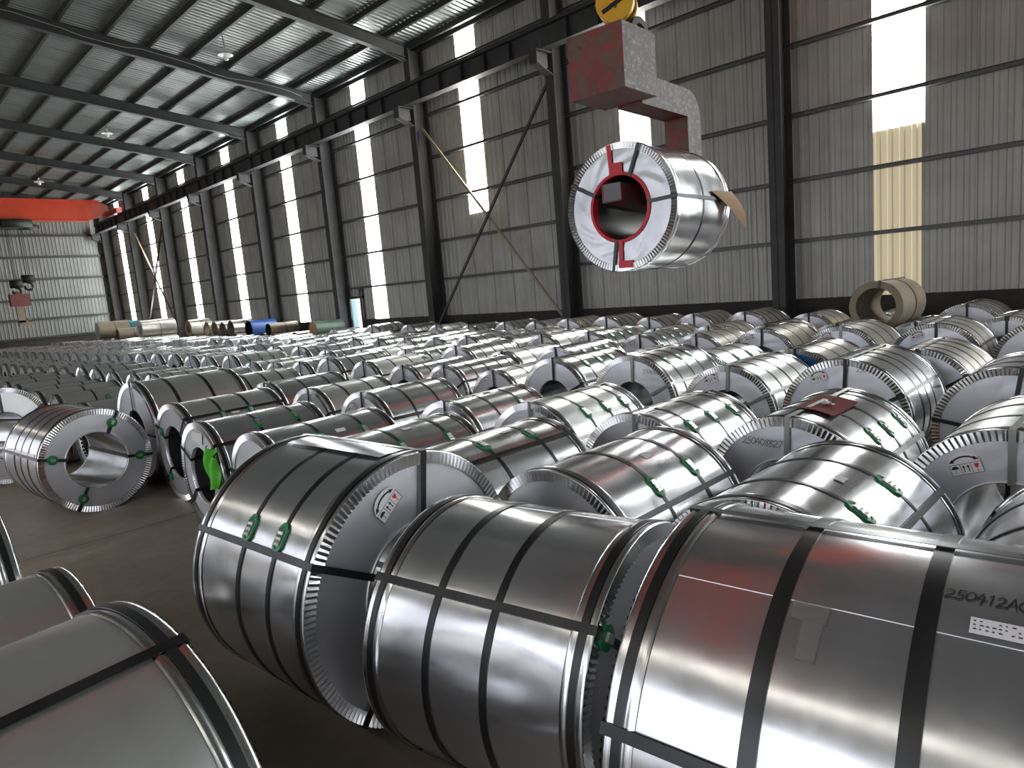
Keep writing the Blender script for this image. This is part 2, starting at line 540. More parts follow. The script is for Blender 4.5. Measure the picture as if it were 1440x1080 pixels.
# crane runway beams, one per bay, each with its web stiffeners
XR = 14.2
for side in (1, -1):
    xr = XR if side > 0 else 2 * RIDGE - XR
    for i in range(len(COLS_Y) - 1):
        y0, y1 = COLS_Y[i] + .006, COLS_Y[i + 1] - .006
        mb = MB(); ibeam(mb, (xr, y0, 8.265), (xr, y1, 8.265), .55, .30, (0, 0, 1), .012, .02)
        mb.bar((xr, y0, 8.60), (xr, y1, 8.60), .05, .12); mb.bar((xr, y0, 8.655), (xr, y1, 8.655), .075, .03)
        n = i - 2
        o = struct('crane_runway_beam', mb.mesh('crane_runway_beam', 'frame_steel'), f'crane runway beam with rail, {ordinal(n)} bay from the right' if side > 0 and n > 0 else 'crane runway beam outside the view')
        if side > 0 and i >= 3:
            for kk in range(1, 6):
                y = y0 + (y1 - y0) * kk / 6
                mb = MB(); mb.box((xr - .14, y - .006, 8.012), (xr + .14, y + .006, 8.52)); obj('stiffener', mb.mesh('stiffener', 'frame_steel'), o)
# cross bracing between columns
def brace(y0, z0, y1, z1, x, mat, label):
    mb = MB(); mb.bar((x, y0, z0), (x, y1, z1), .012, .085, (1, 0, 0)); mb.bar((x - .04, y0, z0), (x - .04, y1, z1), .08, .012, (1, 0, 0))
    struct('cross_brace', mb.mesh('cross_brace', mat), label)
brace(12.45, 7.35, 18.1, .9, 14.62, 'brace_steel', 'dark diagonal brace leaning left, in the braced bay beside the hanging coil')
brace(18.1, 7.35, 12.5, .9, 14.75, 'brace_tan', 'tan diagonal brace leaning right, in the braced bay beside the hanging coil')
brace(48.0, 7.35, 42.5, .9, 14.75, 'brace_tan', 'tan diagonal brace in the far braced bay')
brace(42.5, 7.35, 48.1, .9, 14.62, 'brace_steel', 'dark diagonal brace in the far braced bay')
# side door, standing open to daylight
mb = MB()
mb.box((XW - .14, 23.28, 0), (XW + .02, 23.40, 2.45)); mb.box((XW - .14, 24.36, 0), (XW + .02, 24.48, 2.45)); mb.box((XW - .12, 23.28, 2.03), (XW + .02, 24.48, 2.12))
d = struct('door_1', mb.mesh('door_1', 'frame_steel'), 'small side door standing open to bright daylight')
mb = MB(); mb.box((XW + .03, 24.31, .02), (XW + .28, 24.36, 2.03)); obj('door_leaf', mb.mesh('door_leaf', 'door_blue'), d)
# lamp wiring along the second rafter in view
mb = MB(); random.seed(3)
pts = []
for k in range(25):
    x = 14.0 - k * .55
    pts.append((x, 24.3 - .125, rafter_z(x) + .18 + .07 * math.sin(k * .9) + random.uniform(-.03, .03)))
mb.tube(pts, .009, 5); struct('trim_2', mb.mesh('trim_2', 'cable_grey'), 'pale electric cable strung along a roof rafter')

# pendant lamps
def pendant(x, y, z, label):
    o = tag(bpy.data.objects.new('pendant_lamp', None), label, 'lamp', 'pendant lamps under the roof'); COL.objects.link(o); o.location = (x, y, z); o.scale = (1.25, 1.25, 1.0)
    top = rafter_z(x) + .42 - z
    mb = MB(); mb.tube([(0.0, 0.06, top), (0, .02, top * .5), (0, 0, .18)], .008, 6); obj('cord', mb.mesh('cord', 'black_iron'), o)
    mb = MB(); prof = [(.03, .20), (.035, .12), (.06, .09), (.10, .06), (.185, .0), (.18, -.004), (.09, .05), (.03, .08)]
    mb.grid(lambda u, v: (lambda q: (q[0] * math.cos(2 * PI * u), q[0] * math.sin(2 * PI * u), q[1]))(prof[min(int(round(v * 7)), 7)]), 20, 7, True)
    obj('lamp_shade', mb.mesh('lamp_shade', 'enamel'), o)
    mb = MB(); prof2 = [(.03, .06), (.035, .0), (.06, -.05), (.062, -.10), (.045, -.14), (.0, -.155)]
    mb.grid(lambda u, v: (lambda q: (q[0] * math.cos(2 * PI * u), q[0] * math.sin(2 * PI * u), q[1]))(prof2[min(int(round(v * 5)), 5)]), 16, 5, True)
    obj('bulb', mb.mesh('bulb', 'bulb_glass'), o)
pendant(10.0, 21.5, 9.80, 'white enamel pendant lamp, nearest of the three under the roof')
pendant(10.0, 34.1, 10.12, 'white pendant lamp in the middle of the three under the roof')
pendant(8.75, 41.8, 9.25, 'small white pendant lamp just above the orange crane girder')

# bridge cranes (orange box girders on the runway)
def crane(y, label, group):
    o = tag(bpy.data.objects.new('bridge_crane', None), label, 'crane', group); COL.objects.link(o); o.location = (0, y, 0)
    xa, xb = 2 * RIDGE - XR, XR
    mb = MB()
    # girder: deep box, ends tapering up to the carriages
    prof = [(xa + .25, 8.75), (xa + 1.6, 8.36), (xb - 1.6, 8.36), (xb - .25, 8.75), (xb - .25, 9.32), (xb - .9, 9.62), (xa + .9, 9.62), (xa + .25, 9.32)]
    for s in (-.26, .26):
        mb.poly([(p[0], s, p[1]) for p in (prof if s < 0 else prof[::-1])])
    for a, b in zip(prof, prof[1:] + prof[:1]):
        mb.quad((a[0], -.26, a[1]), (a[0], .26, a[1]), (b[0], .26, b[1]), (b[0], -.26, b[1]))
    mb.box((xa + 1.4, -.34, 8.34), (xb - 1.4, .34, 8.37)); mb.box((xa + .7, -.34, 9.60), (xb - .7, .34, 9.63))
    obj('girder', mb.mesh('girder', 'crane_red'), o)
    for x in (xa, xb):
        mb = MB(); mb.box((x - .16, -1.5, 8.72), (x + .16, 1.5, 9.05)); e = obj('end_carriage', mb.mesh('end_carriage', 'crane_red'), o)
        for yy in (-1.2, 1.2):
            mb = MB(); mb.tube([(x - .06, yy, 8.80), (x + .06, yy, 8.80)], .13, 16); obj('wheel', mb.mesh('wheel', 'black_iron'), e)
    return o
# ------------------------------------------------------------------ coils
# local frame: axis along x, front end at x = -w/2, resting on z = 0; th = 0 at the top, positive towards -y
def cp(th, r, x, R):
    t = rad(th)
    return (x, -r * math.sin(t), R + r * math.cos(t))

def wrap_mesh(R, w, mat, n=96, nx=8, amp=.0005, seam=25, step=.0022, seed=0):
    rg = random.Random(seed); ph = [rg.uniform(0, 6.28) for _ in range(8)]
    mb = MB()
    def wob(t, x):
        a = rad(t)
        return amp * (math.sin(3 * a + ph[0] + 5 * x) + math.sin(7 * a + ph[1] - 9 * x) * .6 + math.sin(12 * x + ph[2] + a) * .9 + .5 * math.sin(17 * a + 14 * x + ph[3]))
    def fn(u, v):
        t = seam + 360 * u; x = -w / 2 + .002 + (w - .004) * v
        r = R - step * u + wob(t % 360, x)
        return cp(t, r, x, R)
    mb.grid(fn, n, nx, False)
    for k in range(nx):
        a, b = fn(0, k / nx), fn(0, (k + 1) / nx); c, d = fn(1, (k + 1) / nx), fn(1, k / nx)
        mb.quad(a, b, c, d)
    return mb.mesh('wrap', mat)

def ring_mesh(R, w, side, teeth, n=96, mat='steel_ring', depth=.056):
    # metal edge guard: a beaded band over the rim and a pleated collar turned over the end face
    mb = MB(); s = side; e = s * w / 2
    P = [(.004, R + .001), (.003, R + .0045), (-.006, R + .0065), (-.014, R + .0045), (-.020, R + .004), (-.056, R + .004), (-.062, R + .0045), (-.070, R + .0075), (-.078, R + .0035), (-.083, R + .0005)]
    mb.revolve([(e + s * a, b) for a, b in P], n, R)
    if teeth:
        da = 360 / teeth
        hi, lo = e + s * .010, e + s * .0015
        for k in range(teeth):
            a = k * da
            for (f0, f1, xo, xi) in ((0, .5, hi, lo), (.5, 1.0, lo, hi)):
                a0, a1 = a + f0 * da, a + f1 * da
                x0, x1 = (xo, xi)
                mb.quad(cp(a0, R + .002, x0, R), cp(a1, R + .002, x1, R), cp(a1, R - depth, x1 - s * .003, R), cp(a0, R - depth, x0 - s * .003, R))
    else:
        mb.revolve([(e + s * .004, R + .001), (e + s * .003, R - depth)], n, R)
    return mb.mesh('edge_guard', mat)

def plate_mesh(R, w, rin, side, n=64, mat='steel_face', seed=0, crinkle=0.0):
    rg = random.Random(seed); ph = [rg.uniform(0, 6.28) for _ in range(6)]
    mb = MB(); s = side; e = s * w / 2
    def fn(u, v):
        t = 360 * u; r = R - .045 + (rin + .008 - R + .045) * v; a = rad(t)
        x = e - s * .004
        if crinkle:
            x += s * crinkle * math.sin(PI * v) * (math.sin(4 * a + ph[0]) + .7 * math.sin(9 * a + ph[1] + 8 * v) + .5 * math.sin(17 * a + 14 * v + ph[2]))
        return cp(t, r, x, R)
    mb.grid(fn, n, 10 if crinkle else 3, True)
    mb.revolve([(e - s * .004, rin + .012), (e + s * .005, rin + .010), (e + s * .004, rin + .001), (e - s * .03, rin)], n, R)
    return mb.mesh('end_plate', mat)

def core_mesh(R, w, rin, n=48, mat='bore'):
    mb = MB(); mb.revolve([(-w / 2 + .0, rin + .001), (w / 2, rin + .001)], n, R)
    return mb.mesh('bore_sleeve', mat)

def band_mesh(R, x, bw, n=96, mat='strap', h=.0028):
    mb = MB(); mb.revolve([(x - bw / 2, R - .001), (x - bw / 2, R + h), (x + bw / 2, R + h), (x + bw / 2, R - .001)], n, R, joined=False)
    return mb.mesh('strap', mat)

def eye_strap_mesh(R, w, rin, th, bw=.032, mat='strap', inner=True):
    # a band through the eye of the coil: along the outside, over both ends, back through the bore
    mb = MB(); o = w / 2 + .011
    path = [(-o, R + .008), (o, R + .008), (o, rin - .006), (-o, rin - .006), (-o, R + .008)]
    if not inner: path = [(-o, rin - .006), (-o, R + .008), (o, R + .008), (o, rin - .006)]
    tt = rad(th); st, ct = math.sin(tt), math.cos(tt)
    def pt(x, r, k):   # k: offset across the band
        return (x, -r * st - k * ct, R + r * ct - k * st)
    h = .0022
    for (x0, r0), (x1, r1) in zip(path[:-1], path[1:]):
        dx = h * (1 if abs(x0 - x1) < 1e-6 and x0 > 0 else -1 if abs(x0 - x1) < 1e-6 else 0)
        dr = h * (1 if abs(r0 - r1) < 1e-6 and r0 > R else -1 if abs(r0 - r1) < 1e-6 else 0)
        a, b = pt(x0, r0, -bw / 2), pt(x0, r0, bw / 2); c, d = pt(x1, r1, bw / 2), pt(x1, r1, -bw / 2)
        a2, b2, c2, d2 = pt(x0 + dx, r0 + dr, -bw / 2), pt(x0 + dx, r0 + dr, bw / 2), pt(x1 + dx, r1 + dr, bw / 2), pt(x1 + dx, r1 + dr, -bw / 2)
        mb.quad(a2, b2, c2, d2); mb.quad(a, b, c, d); mb.quad(a, a2, d2, d); mb.quad(b, b2, c2, c)
    return mb.mesh('strap', mat)

def patch_mesh(R, th0, th1, x0, x1, off, mat, name, n=8, curl=0.0, shape=None, thick=.0):
    mb = MB()
    def fn(u, v):
        t = th0 + (th1 - th0) * u; x = x0 + (x1 - x0) * v
        return cp(t, R + off + curl * (abs(v - .5) * 2) ** 3, x, R)
    mb.grid(fn, n, 4 if curl else 1, False)
    if thick:
        def f2(u, v):
            p = fn(u, v); return (p[0], p[1] * (1 - thick), R + (p[2] - R) * (1 - thick))
        for u0, u1, v0, v1 in ((0, 0, 0, 1), (1, 1, 0, 1), (0, 1, 0, 0), (0, 1, 1, 1)):
            mb.quad(fn(u0, v0), fn(u1, v1), f2(u1, v1), f2(u0, v0))
    return mb.mesh(name, mat)

def buckle_parts(root, R, x, th, lw=.135, aw=.072, sgn=1):
    # green pad under a crimped steel seal
    mb = MB(); L = lw / 2; W = aw / 2; h = .010
    out = [(-L, -W * .45), (-L * .62, -W), (L * .62, -W), (L, -W * .45), (L, W * .45), (L * .62, W), (-L * .62, W), (-L, W * .45)]
    def mp(s, a, r): return cp(th + math.degrees(s / R), R + r, x + a, R)
    ring0 = [mp(s, a, .001) for s, a in out]; ring1 = [mp(s * .96, a * .94, h) for s, a in out]; ring2 = [mp(s * .72, a * .62, h + .001) for s, a in out]; ring3 = [mp(s * .68, a * .55, h - .003) for s, a in out]
    for A, B in ((ring0, ring1), (ring1, ring2), (ring2, ring3)):
        for k in range(8):
            j = (k + 1) % 8; mb.quad(A[k], A[j], B[j], B[k])
    mb.poly(ring3)
    o = obj('buckle_pad', mb.mesh('buckle_pad', 'green'), root)
    mb = MB(); sl, sw = .036, .019
    for k in range(6):     # crimped clip
        s0 = -sl + 2 * sl * k / 6; s1 = -sl + 2 * sl * (k + 1) / 6; z0 = .014 + (.004 if k % 2 else 0); z1 = .014 + (0 if k % 2 else .004)
        mb.quad(mp(s0, -sw, z0), mp(s1, -sw, z1), mp(s1, sw, z1), mp(s0, sw, z0))
        mb.quad(mp(s0, -sw, .006), mp(s1, -sw, .006), mp(s1, -sw, z1), mp(s0, -sw, z0)); mb.quad(mp(s0, sw, z0), mp(s1, sw, z1), mp(s1, sw, .006), mp(s0, sw, .006))
    for s in (-sl, sl):
        mb.quad(mp(s, -sw, .006), mp(s, sw, .006), mp(s, sw, .014), mp(s, -sw, .014))
    obj('seal', mb.mesh('seal', 'seal'), o)

# pen strokes for the hand-written coil numbers
GLYPH = {'0': [[(.5, 1), (.12, .7), (.1, .3), (.45, 0), (.85, .3), (.85, .75), (.5, 1)]], '1': [[(.3, .8), (.55, 1), (.5, 0)]],
 '2': [[(.05, .8), (.4, 1), (.75, .8), (.6, .5), (.05, .02), (.95, .1)]], '4': [[(.6, 1), (.05, .35), (.95, .4)], [(.7, .75), (.6, -.1)]],
 '5': [[(.9, 1), (.3, .95), (.2, .55), (.65, .6), (.8, .25), (.45, -.02), (.05, .1)]], '7': [[(.05, .95), (.85, 1), (.35, 0)]],
 'A': [[(.0, 0), (.5, 1.05), (.9, 0)], [(.2, .35), (.85, .45)]], '8': [[(.8, .85), (.4, 1), (.2, .75), (.75, .35), (.5, 0), (.15, .25), (.8, .85)]],
 'B': [[(.2, 0), (.2, 1), (.75, .85), (.25, .55), (.85, .3), (.2, 0)]], '3': [[(.1, .9), (.6, 1), (.7, .7), (.35, .55), (.8, .3), (.4, 0), (.05, .1)]]}
def pen_strokes(mb, text, place, size, lw, adv=.64, slant=.15, seed=1):
    rg = random.Random(seed); cx = 0
    for ch in text:
        for st in GLYPH.get(ch, []):
            pts = [((cx + (px + slant * py + rg.uniform(-.05, .05)) * .72) * size, (py + rg.uniform(-.05, .05)) * size) for px, py in st]
            for (a, b), (c, d) in zip(pts[:-1], pts[1:]):
                L = math.hypot(c - a, d - b) or 1; nx_, ny_ = -(d - b) / L * lw / 2, (c - a) / L * lw / 2
                ex, ey = (c - a) / L * lw * .3, (d - b) / L * lw * .3
                mb.quad(place(a - ex + nx_, b - ey + ny_), place(c + ex + nx_, d + ey + ny_), place(c + ex - nx_, d + ey - ny_), place(a - ex - nx_, b - ey - ny_))
        cx += adv
def side_writing(root, R, text, th, x, size, xdir=-1, thdir=-1, lw=.0035, seed=1):
    # written along the axis: u runs with xdir, v climbs with thdir
    mb = MB(); pen_strokes(mb, text, lambda u, v: cp(th + thdir * math.degrees(v / R), R + .0032, x + xdir * u, R), size, lw, seed=seed)
    obj('handwriting', mb.mesh('handwriting', 'ink' if lw > .003 else 'pen'), root)
def face_writing(root, R, w, text, th, r, size, lw=.004, seed=1):
    # th: -left of the top; the front face is seen from -x, so image right is -y
    cy, cz = -r * math.sin(rad(th)), R + r * math.cos(rad(th))
    mb = MB(); pen_strokes(mb, text, lambda u, v: (-w / 2 - .0015, cy - u, cz + v - u * .05), size, lw, seed=seed)
    obj('handwriting', mb.mesh('handwriting', 'pen'), root)

def care_label(root, R, w, th, r, tilt=0, size=.17):
    # white sticker: curved double arrow, umbrella, two arrows up, red goblet
    cy, cz = -r * math.sin(rad(th)), R + r * math.cos(rad(th)); ca, sa = math.cos(rad(tilt)), math.sin(rad(tilt)); s = size
    def pl(u, v, k=0): return (-w / 2 - .002 - k * .0009, cy - (u * ca - v * sa) * s, cz + (u * sa + v * ca) * s)
    mb = MB()
    def rect(u0, v0, u1, v1, mi, k=1): mb.quad(pl(u0, v0, k), pl(u1, v0, k), pl(u1, v1, k), pl(u0, v1, k), mi)
    rect(-.5, -.36, .5, .12, 0, 0)
    arc = [(-.47, .12), (-.40, .27), (-.22, .38), (0, .42), (.22, .38), (.40, .27), (.47, .12)]
    mb.poly([pl(u, v, 0) for u, v in arc], 0)
    for k in range(8):
        t0, t1 = PI * (.14 + .72 * k / 8), PI * (.14 + .72 * (k + 1) / 8)
        mb.quad(pl(.40 * math.cos(t0), .06 + .24 * math.sin(t0), 1), pl(.40 * math.cos(t1), .06 + .24 * math.sin(t1), 1), pl(.36 * math.cos(t1), .04 + .20 * math.sin(t1), 1), pl(.36 * math.cos(t0), .04 + .20 * math.sin(t0), 1), 1)
    for sg in (-1, 1):
        mb.poly([pl(sg * .47, .10, 1), pl(sg * .30, .10, 1), pl(sg * .33, .24, 1)], 1)
    for u in (-.5, -.17, .16, .485): rect(u, -.36, u + .014, .03, 1)
    rect(-.5, -.36, .5, -.346, 1); rect(-.5, .016, .5, .03, 1)
    mb.poly([pl(-.335 + .12 * math.cos(PI * k / 8), -.13 + .11 * math.sin(PI * k / 8), 1) for k in range(9)], 1); rect(-.342, -.29, -.328, -.13, 1)
    for u in (-.07, .07):
        rect(u - .014, -.28, u + .014, -.10, 1); mb.poly([pl(u - .05, -.12, 1), pl(u + .05, -.12, 1), pl(u, -.02, 1)], 1)
    mb.poly([pl(.25, -.03, 1), pl(.41, -.03, 1), pl(.385, -.14, 1), pl(.345, -.19, 1), pl(.315, -.19, 1), pl(.275, -.14, 1)], 2); rect(.322, -.28, .338, -.18, 2); rect(.28, -.295, .38, -.275, 2)
    obj('handling_label', mb.mesh('handling_label', ['paper', 'ink', 'red_ink']), root)

def coil(label, x, y, D, w, rot, rin=.27, n=96, teeth=120, bands=(-.2, .2), bw=.032, eyes=(0, 55, 180, -60), buckles=(), rim=True, mat='steel', face='steel_face', amp=.0005,
         seam=25, seed=0, z=0.0, group=None, crinkle=0.0, back=True, tilt=0, center=True, strap='strap', core='bore', eye_mat=None):
    """front=(x,y) of the front face centre unless center"""
    R = D / 2; r = rad(rot)
    if not center: x, y = x + math.cos(r) * w / 2, y + math.sin(r) * w / 2
    o = bpy.data.objects.new('steel_coil', None); COL.objects.link(o); o.location = (x, y, z); o.rotation_euler = (0, 0, r)
    o.empty_display_size = .1
    tag(o, label, 'steel coil', group)
    obj('wrap', wrap_mesh(R, w, mat, n, max(4, n // 12), amp, seam, seed=seed), o)
    for s in ((-1, 1) if back else (-1,)):
        obj('edge_guard', ring_mesh(R, w, s, teeth, n), o)
        obj('end_plate', plate_mesh(R, w, rin, s, n, face, seed + s, crinkle), o)
        if rim: obj('rim_strap', band_mesh(R + .0035, s * (w / 2 - .038), .028, n, strap), o)
    obj('bore_sleeve', core_mesh(R, w, rin, max(32, n // 2), core), o)
    for b in bands: obj('strap', band_mesh(R, b, bw, n, strap), o)
    for e in eyes: obj('strap', eye_strap_mesh(R, w, rin, e, mat=eye_mat or strap), o)
    for bx, bt in buckles: buckle_parts(o, R, bx, bt)
    o['R'] = R; o['w'] = w
    return o
def label_patch(o, th0, th1, x0, x1, mat='paper', name='paper_label', off=.0025, **k):
    return obj(name, patch_mesh(o['R'], th0, th1, x0, x1, off, mat, name, **k), o)
ROWS = {
 'R2': [(4.06,-0.5,1.034,1.09,-0.2), (4.04,0.6,1.086,1.09,-0.9), (3.99,1.72,1.075,1.06,0.1), (3.96,2.81,1.019,1.05,-1.3), (3.99,3.87,1.028,1.06,0.1), (3.94,4.92,0.986,1.02,0.1), (3.89,6.25,1.016,1.06,0.5), (3.88,7.38,1.006,1.0,0.4), (3.84,8.44,1.034,1.02,0.1), (3.83,9.84,1.053,1.08,0.0), (3.82,11.23,1.044,1.01,0.4), (3.77,12.62,1.018,1.08,1.0), (3.76,13.67,0.996,1.01,0.0), (3.71,14.77,1.001,1.01,0.3), (3.69,15.83,1.045,1.09,0.7), (3.68,16.92,1.057,1.06,-0.2), (3.63,18.26,1.044,1.04,-0.3), (3.62,19.35,1.059,1.01,0.6), (3.58,20.71,0.995,1.06,0.3), (3.59,21.74,0.989,1.06,-0.0), (3.57,22.77,0.976,1.09,-0.2), (3.53,23.8,1.003,1.01,0.8), (3.52,25.09,1.004,1.05,0.2), (3.5,26.23,1.006,1.06,-0.6), (3.44,27.38,1.011,1.04,0.6), (3.39,28.53,1.051,1.08,0.3), (3.4,29.68,0.99,1.03,-0.0), (3.34,30.82,1.047,1.03,0.2), (3.32,31.97,1.046,1.09,-0.2), (3.32,33.12,1.023,1.05,1.1), (3.29,34.26,1.011,1.05,0.1), (3.26,35.41,1.009,1.05,-0.1), (3.27,36.56,1.008,1.01,-0.5), (3.19,37.71,1.021,1.07,-0.5), (3.17,38.85,1.025,1.04,0.5)],
 'R3': [(6.36,-0.17,0.991,1.14,-0.4), (6.32,0.96,1.06,1.07,-0.8), (6.3,2.18,1.109,1.14,-0.0), (6.27,3.29,1.028,1.13,-0.5), (6.24,4.41,1.124,1.09,-0.0), (6.2,5.55,1.082,1.13,-0.6), (6.17,6.59,0.913,1.1,0.5), (6.13,7.57,0.967,1.12,-0.2), (6.13,8.57,0.944,1.11,0.7), (6.08,9.58,0.991,1.09,-0.7), (6.04,10.63,1.042,1.07,-0.3), (6.05,11.67,0.949,1.06,-0.4), (6.0,12.64,0.916,1.1,-0.1), (5.97,13.6,0.909,1.14,0.4), (5.96,14.61,1.039,1.11,-0.4), (5.89,15.68,1.019,1.09,-0.1), (5.91,16.74,1.013,1.12,0.7), (5.89,17.81,1.047,1.12,-0.0), (5.83,18.9,1.049,1.13,0.3), (5.77,19.99,1.049,1.05,0.0), (5.75,21.08,1.048,1.07,0.2), (5.71,22.15,1.008,1.1,0.5), (5.72,23.2,1.013,1.05,0.3), (5.71,24.25,1.011,1.1,0.5), (5.66,25.31,1.03,1.1,-0.6), (5.63,26.4,1.057,1.05,0.4), (5.62,27.48,1.024,1.13,-0.6), (5.55,28.55,1.044,1.08,-0.5), (5.53,29.82,1.04,1.12,-0.8), (5.52,30.9,1.035,1.12,0.0), (5.48,32.12,1.037,1.13,-0.4), (5.43,33.43,1.031,1.11,-0.5), (5.36,34.71,1.025,1.11,-0.0), (5.37,36.21,1.018,1.12,-0.3), (5.33,37.3,1.034,1.13,0.1), (5.26,38.38,1.046,1.05,0.2), (5.24,39.47,1.026,1.1,0.4), (5.22,40.56,1.041,1.07,-0.7), (5.2,41.65,1.006,1.06,-0.0), (5.14,42.74,1.004,1.11,0.6), (5.13,43.82,1.015,1.08,-0.3), (5.09,44.91,1.003,1.07,-0.3)],
 'R4': [(7.58,1.91,1.04,1.07,-0.1), (7.53,3.12,1.045,1.12,0.2), (7.48,4.28,1.002,1.07,-0.3), (7.48,5.43,0.976,1.11,0.8), (7.46,6.59,1.06,1.13,0.3), (7.4,7.67,1.004,1.11,-0.1), (7.39,8.76,1.083,1.12,0.8), (7.33,10.11,1.023,1.08,-0.3), (7.27,11.47,1.011,1.13,0.3), (7.25,12.82,1.002,1.1,-0.6), (7.22,13.9,1.079,1.12,-0.2), (7.19,15.04,1.09,1.06,0.1), (7.18,16.94,1.092,1.06,-0.4), (7.13,18.06,0.991,1.13,0.3), (7.11,19.18,0.975,1.06,0.3), (7.06,20.3,1.023,1.09,-0.0), (7.0,21.41,0.979,1.13,1.0), (7.01,22.53,0.979,1.06,-0.5), (6.93,23.65,0.979,1.08,-0.6), (6.94,24.77,0.976,1.09,0.5), (6.92,25.88,1.033,1.13,0.3), (6.85,27.0,0.989,1.09,-0.3), (6.81,28.12,0.991,1.05,0.0), (6.78,29.24,1.028,1.07,-0.5), (6.77,30.35,1.013,1.07,0.1), (6.72,31.47,0.983,1.1,0.1), (6.71,32.59,1.0,1.11,0.1), (6.67,33.71,1.032,1.12,0.9), (6.63,34.82,0.996,1.06,-0.8), (6.64,35.94,1.02,1.13,-0.7), (6.61,37.06,0.977,1.07,-0.1), (6.55,38.18,1.021,1.13,-0.3), (6.51,39.29,1.024,1.1,0.1), (6.47,40.41,1.028,1.09,-0.0), (6.47,41.53,1.017,1.12,0.1), (6.44,42.65,0.996,1.13,0.5), (6.41,43.76,0.974,1.08,0.3), (6.38,44.88,1.006,1.06,-0.2)],
 'R5': [(9.88,1.16,1.095,1.07,-0.2), (9.85,2.29,1.088,1.06,1.3), (9.77,3.42,1.075,1.14,-0.3), (9.76,4.53,1.063,1.11,-0.2), (9.75,5.6,0.999,1.06,0.5), (9.7,6.64,1.004,1.13,-0.3), (9.67,7.72,1.072,1.11,-0.3), (9.61,8.82,1.038,1.1,-0.5), (9.59,9.89,1.014,1.13,0.4), (9.57,10.96,1.04,1.12,-0.3), (9.54,12.03,1.018,1.12,-0.3), (9.51,13.09,1.017,1.12,0.2), (9.48,14.14,1.017,1.09,0.3), (9.44,15.21,1.036,1.12,-0.0), (9.41,16.3,1.059,1.12,0.0), (9.34,18.34,1.017,1.12,-0.0), (9.34,19.42,1.048,1.12,-0.5), (9.3,20.51,1.05,1.05,0.0), (9.27,21.6,1.05,1.1,-0.5), (9.23,22.69,1.053,1.11,0.2), (9.18,23.81,1.092,1.07,0.3), (9.14,24.92,1.032,1.09,-0.5), (9.12,26.03,1.013,1.08,0.9), (9.11,27.14,1.056,1.13,-0.0), (9.04,28.25,1.001,1.13,1.0), (9.03,29.36,1.026,1.06,-0.5), (8.97,30.46,0.996,1.09,0.4), (8.97,31.57,1.058,1.09,-0.2), (8.92,32.68,1.03,1.08,0.3), (8.87,33.79,1.046,1.08,-0.5), (8.87,34.9,1.01,1.06,-0.5), (8.84,36.01,1.046,1.09,-0.2), (8.8,37.12,1.039,1.07,-0.2), (8.75,38.23,1.035,1.11,-0.0), (8.72,39.34,1.057,1.1,-0.0), (8.67,40.45,1.02,1.14,-0.1), (8.64,41.56,1.019,1.07,-0.3), (8.62,42.67,1.038,1.12,-0.5), (8.57,43.78,1.048,1.06,0.1), (8.57,44.89,1.013,1.09,-0.5)],
 'R6': [(11.17,1.75,1.04,1.11,-0.8), (11.18,2.84,0.996,1.07,0.5), (11.16,3.94,0.993,1.06,0.5), (11.07,5.03,1.004,1.12,0.2), (11.1,6.12,1.003,1.11,-0.3), (11.04,7.21,0.974,1.1,0.1), (11.01,8.31,0.968,1.08,-0.1), (10.94,9.4,0.981,1.12,-0.3), (10.93,10.49,0.984,1.13,0.1), (10.89,11.59,0.96,1.06,-0.0), (10.85,12.68,0.981,1.08,0.5), (10.86,13.77,0.995,1.08,0.2), (10.81,14.86,0.96,1.13,0.3), (10.74,15.96,0.96,1.12,-0.8), (10.72,17.05,0.962,1.12,-0.4), (10.69,18.14,0.97,1.07,0.4), (10.66,19.24,1.017,1.11,-0.0), (10.66,20.33,0.952,1.06,-0.1), (10.58,21.42,0.963,1.1,0.9), (10.55,22.51,0.962,1.07,0.2), (10.55,23.61,0.983,1.08,-0.0), (10.51,24.7,0.951,1.13,-0.1), (10.49,25.79,0.982,1.11,0.7), (10.44,26.89,0.961,1.12,-0.5), (10.4,27.98,0.969,1.05,0.4), (10.39,29.07,1.005,1.07,-0.5), (10.33,30.16,0.963,1.09,-0.8), (10.31,31.26,0.993,1.08,0.2), (10.25,32.35,0.978,1.07,-0.1), (10.23,33.44,0.979,1.06,-0.4), (10.2,34.54,1.007,1.12,0.3), (10.17,35.63,0.961,1.1,0.0), (10.12,36.72,1.015,1.06,0.1), (10.11,37.81,1.013,1.12,-0.2), (10.09,38.91,0.997,1.13,1.0)],
 'R7': [(13.12,2.59,1.096,1.04,-0.8), (13.1,3.85,0.99,1.03,-0.4), (13.04,5.11,1.027,1.01,0.3), (13.03,6.37,1.104,1.09,-0.4), (13.01,7.51,1.097,1.03,0.6), (12.99,8.62,1.055,1.05,-0.2), (12.96,9.79,1.113,1.02,-0.8), (12.93,10.95,1.093,1.01,1.3), (12.93,12.06,1.048,1.01,0.4), (12.9,13.16,1.068,1.04,-0.2), (12.85,14.59,1.016,1.05,0.3), (12.83,16.02,1.043,1.01,0.9), (12.83,17.45,1.078,1.01,-1.0), (12.78,19.38,1.121,1.08,0.2), (12.73,20.58,0.995,1.02,-0.8), (12.74,21.79,1.009,1.01,-0.2)],
}
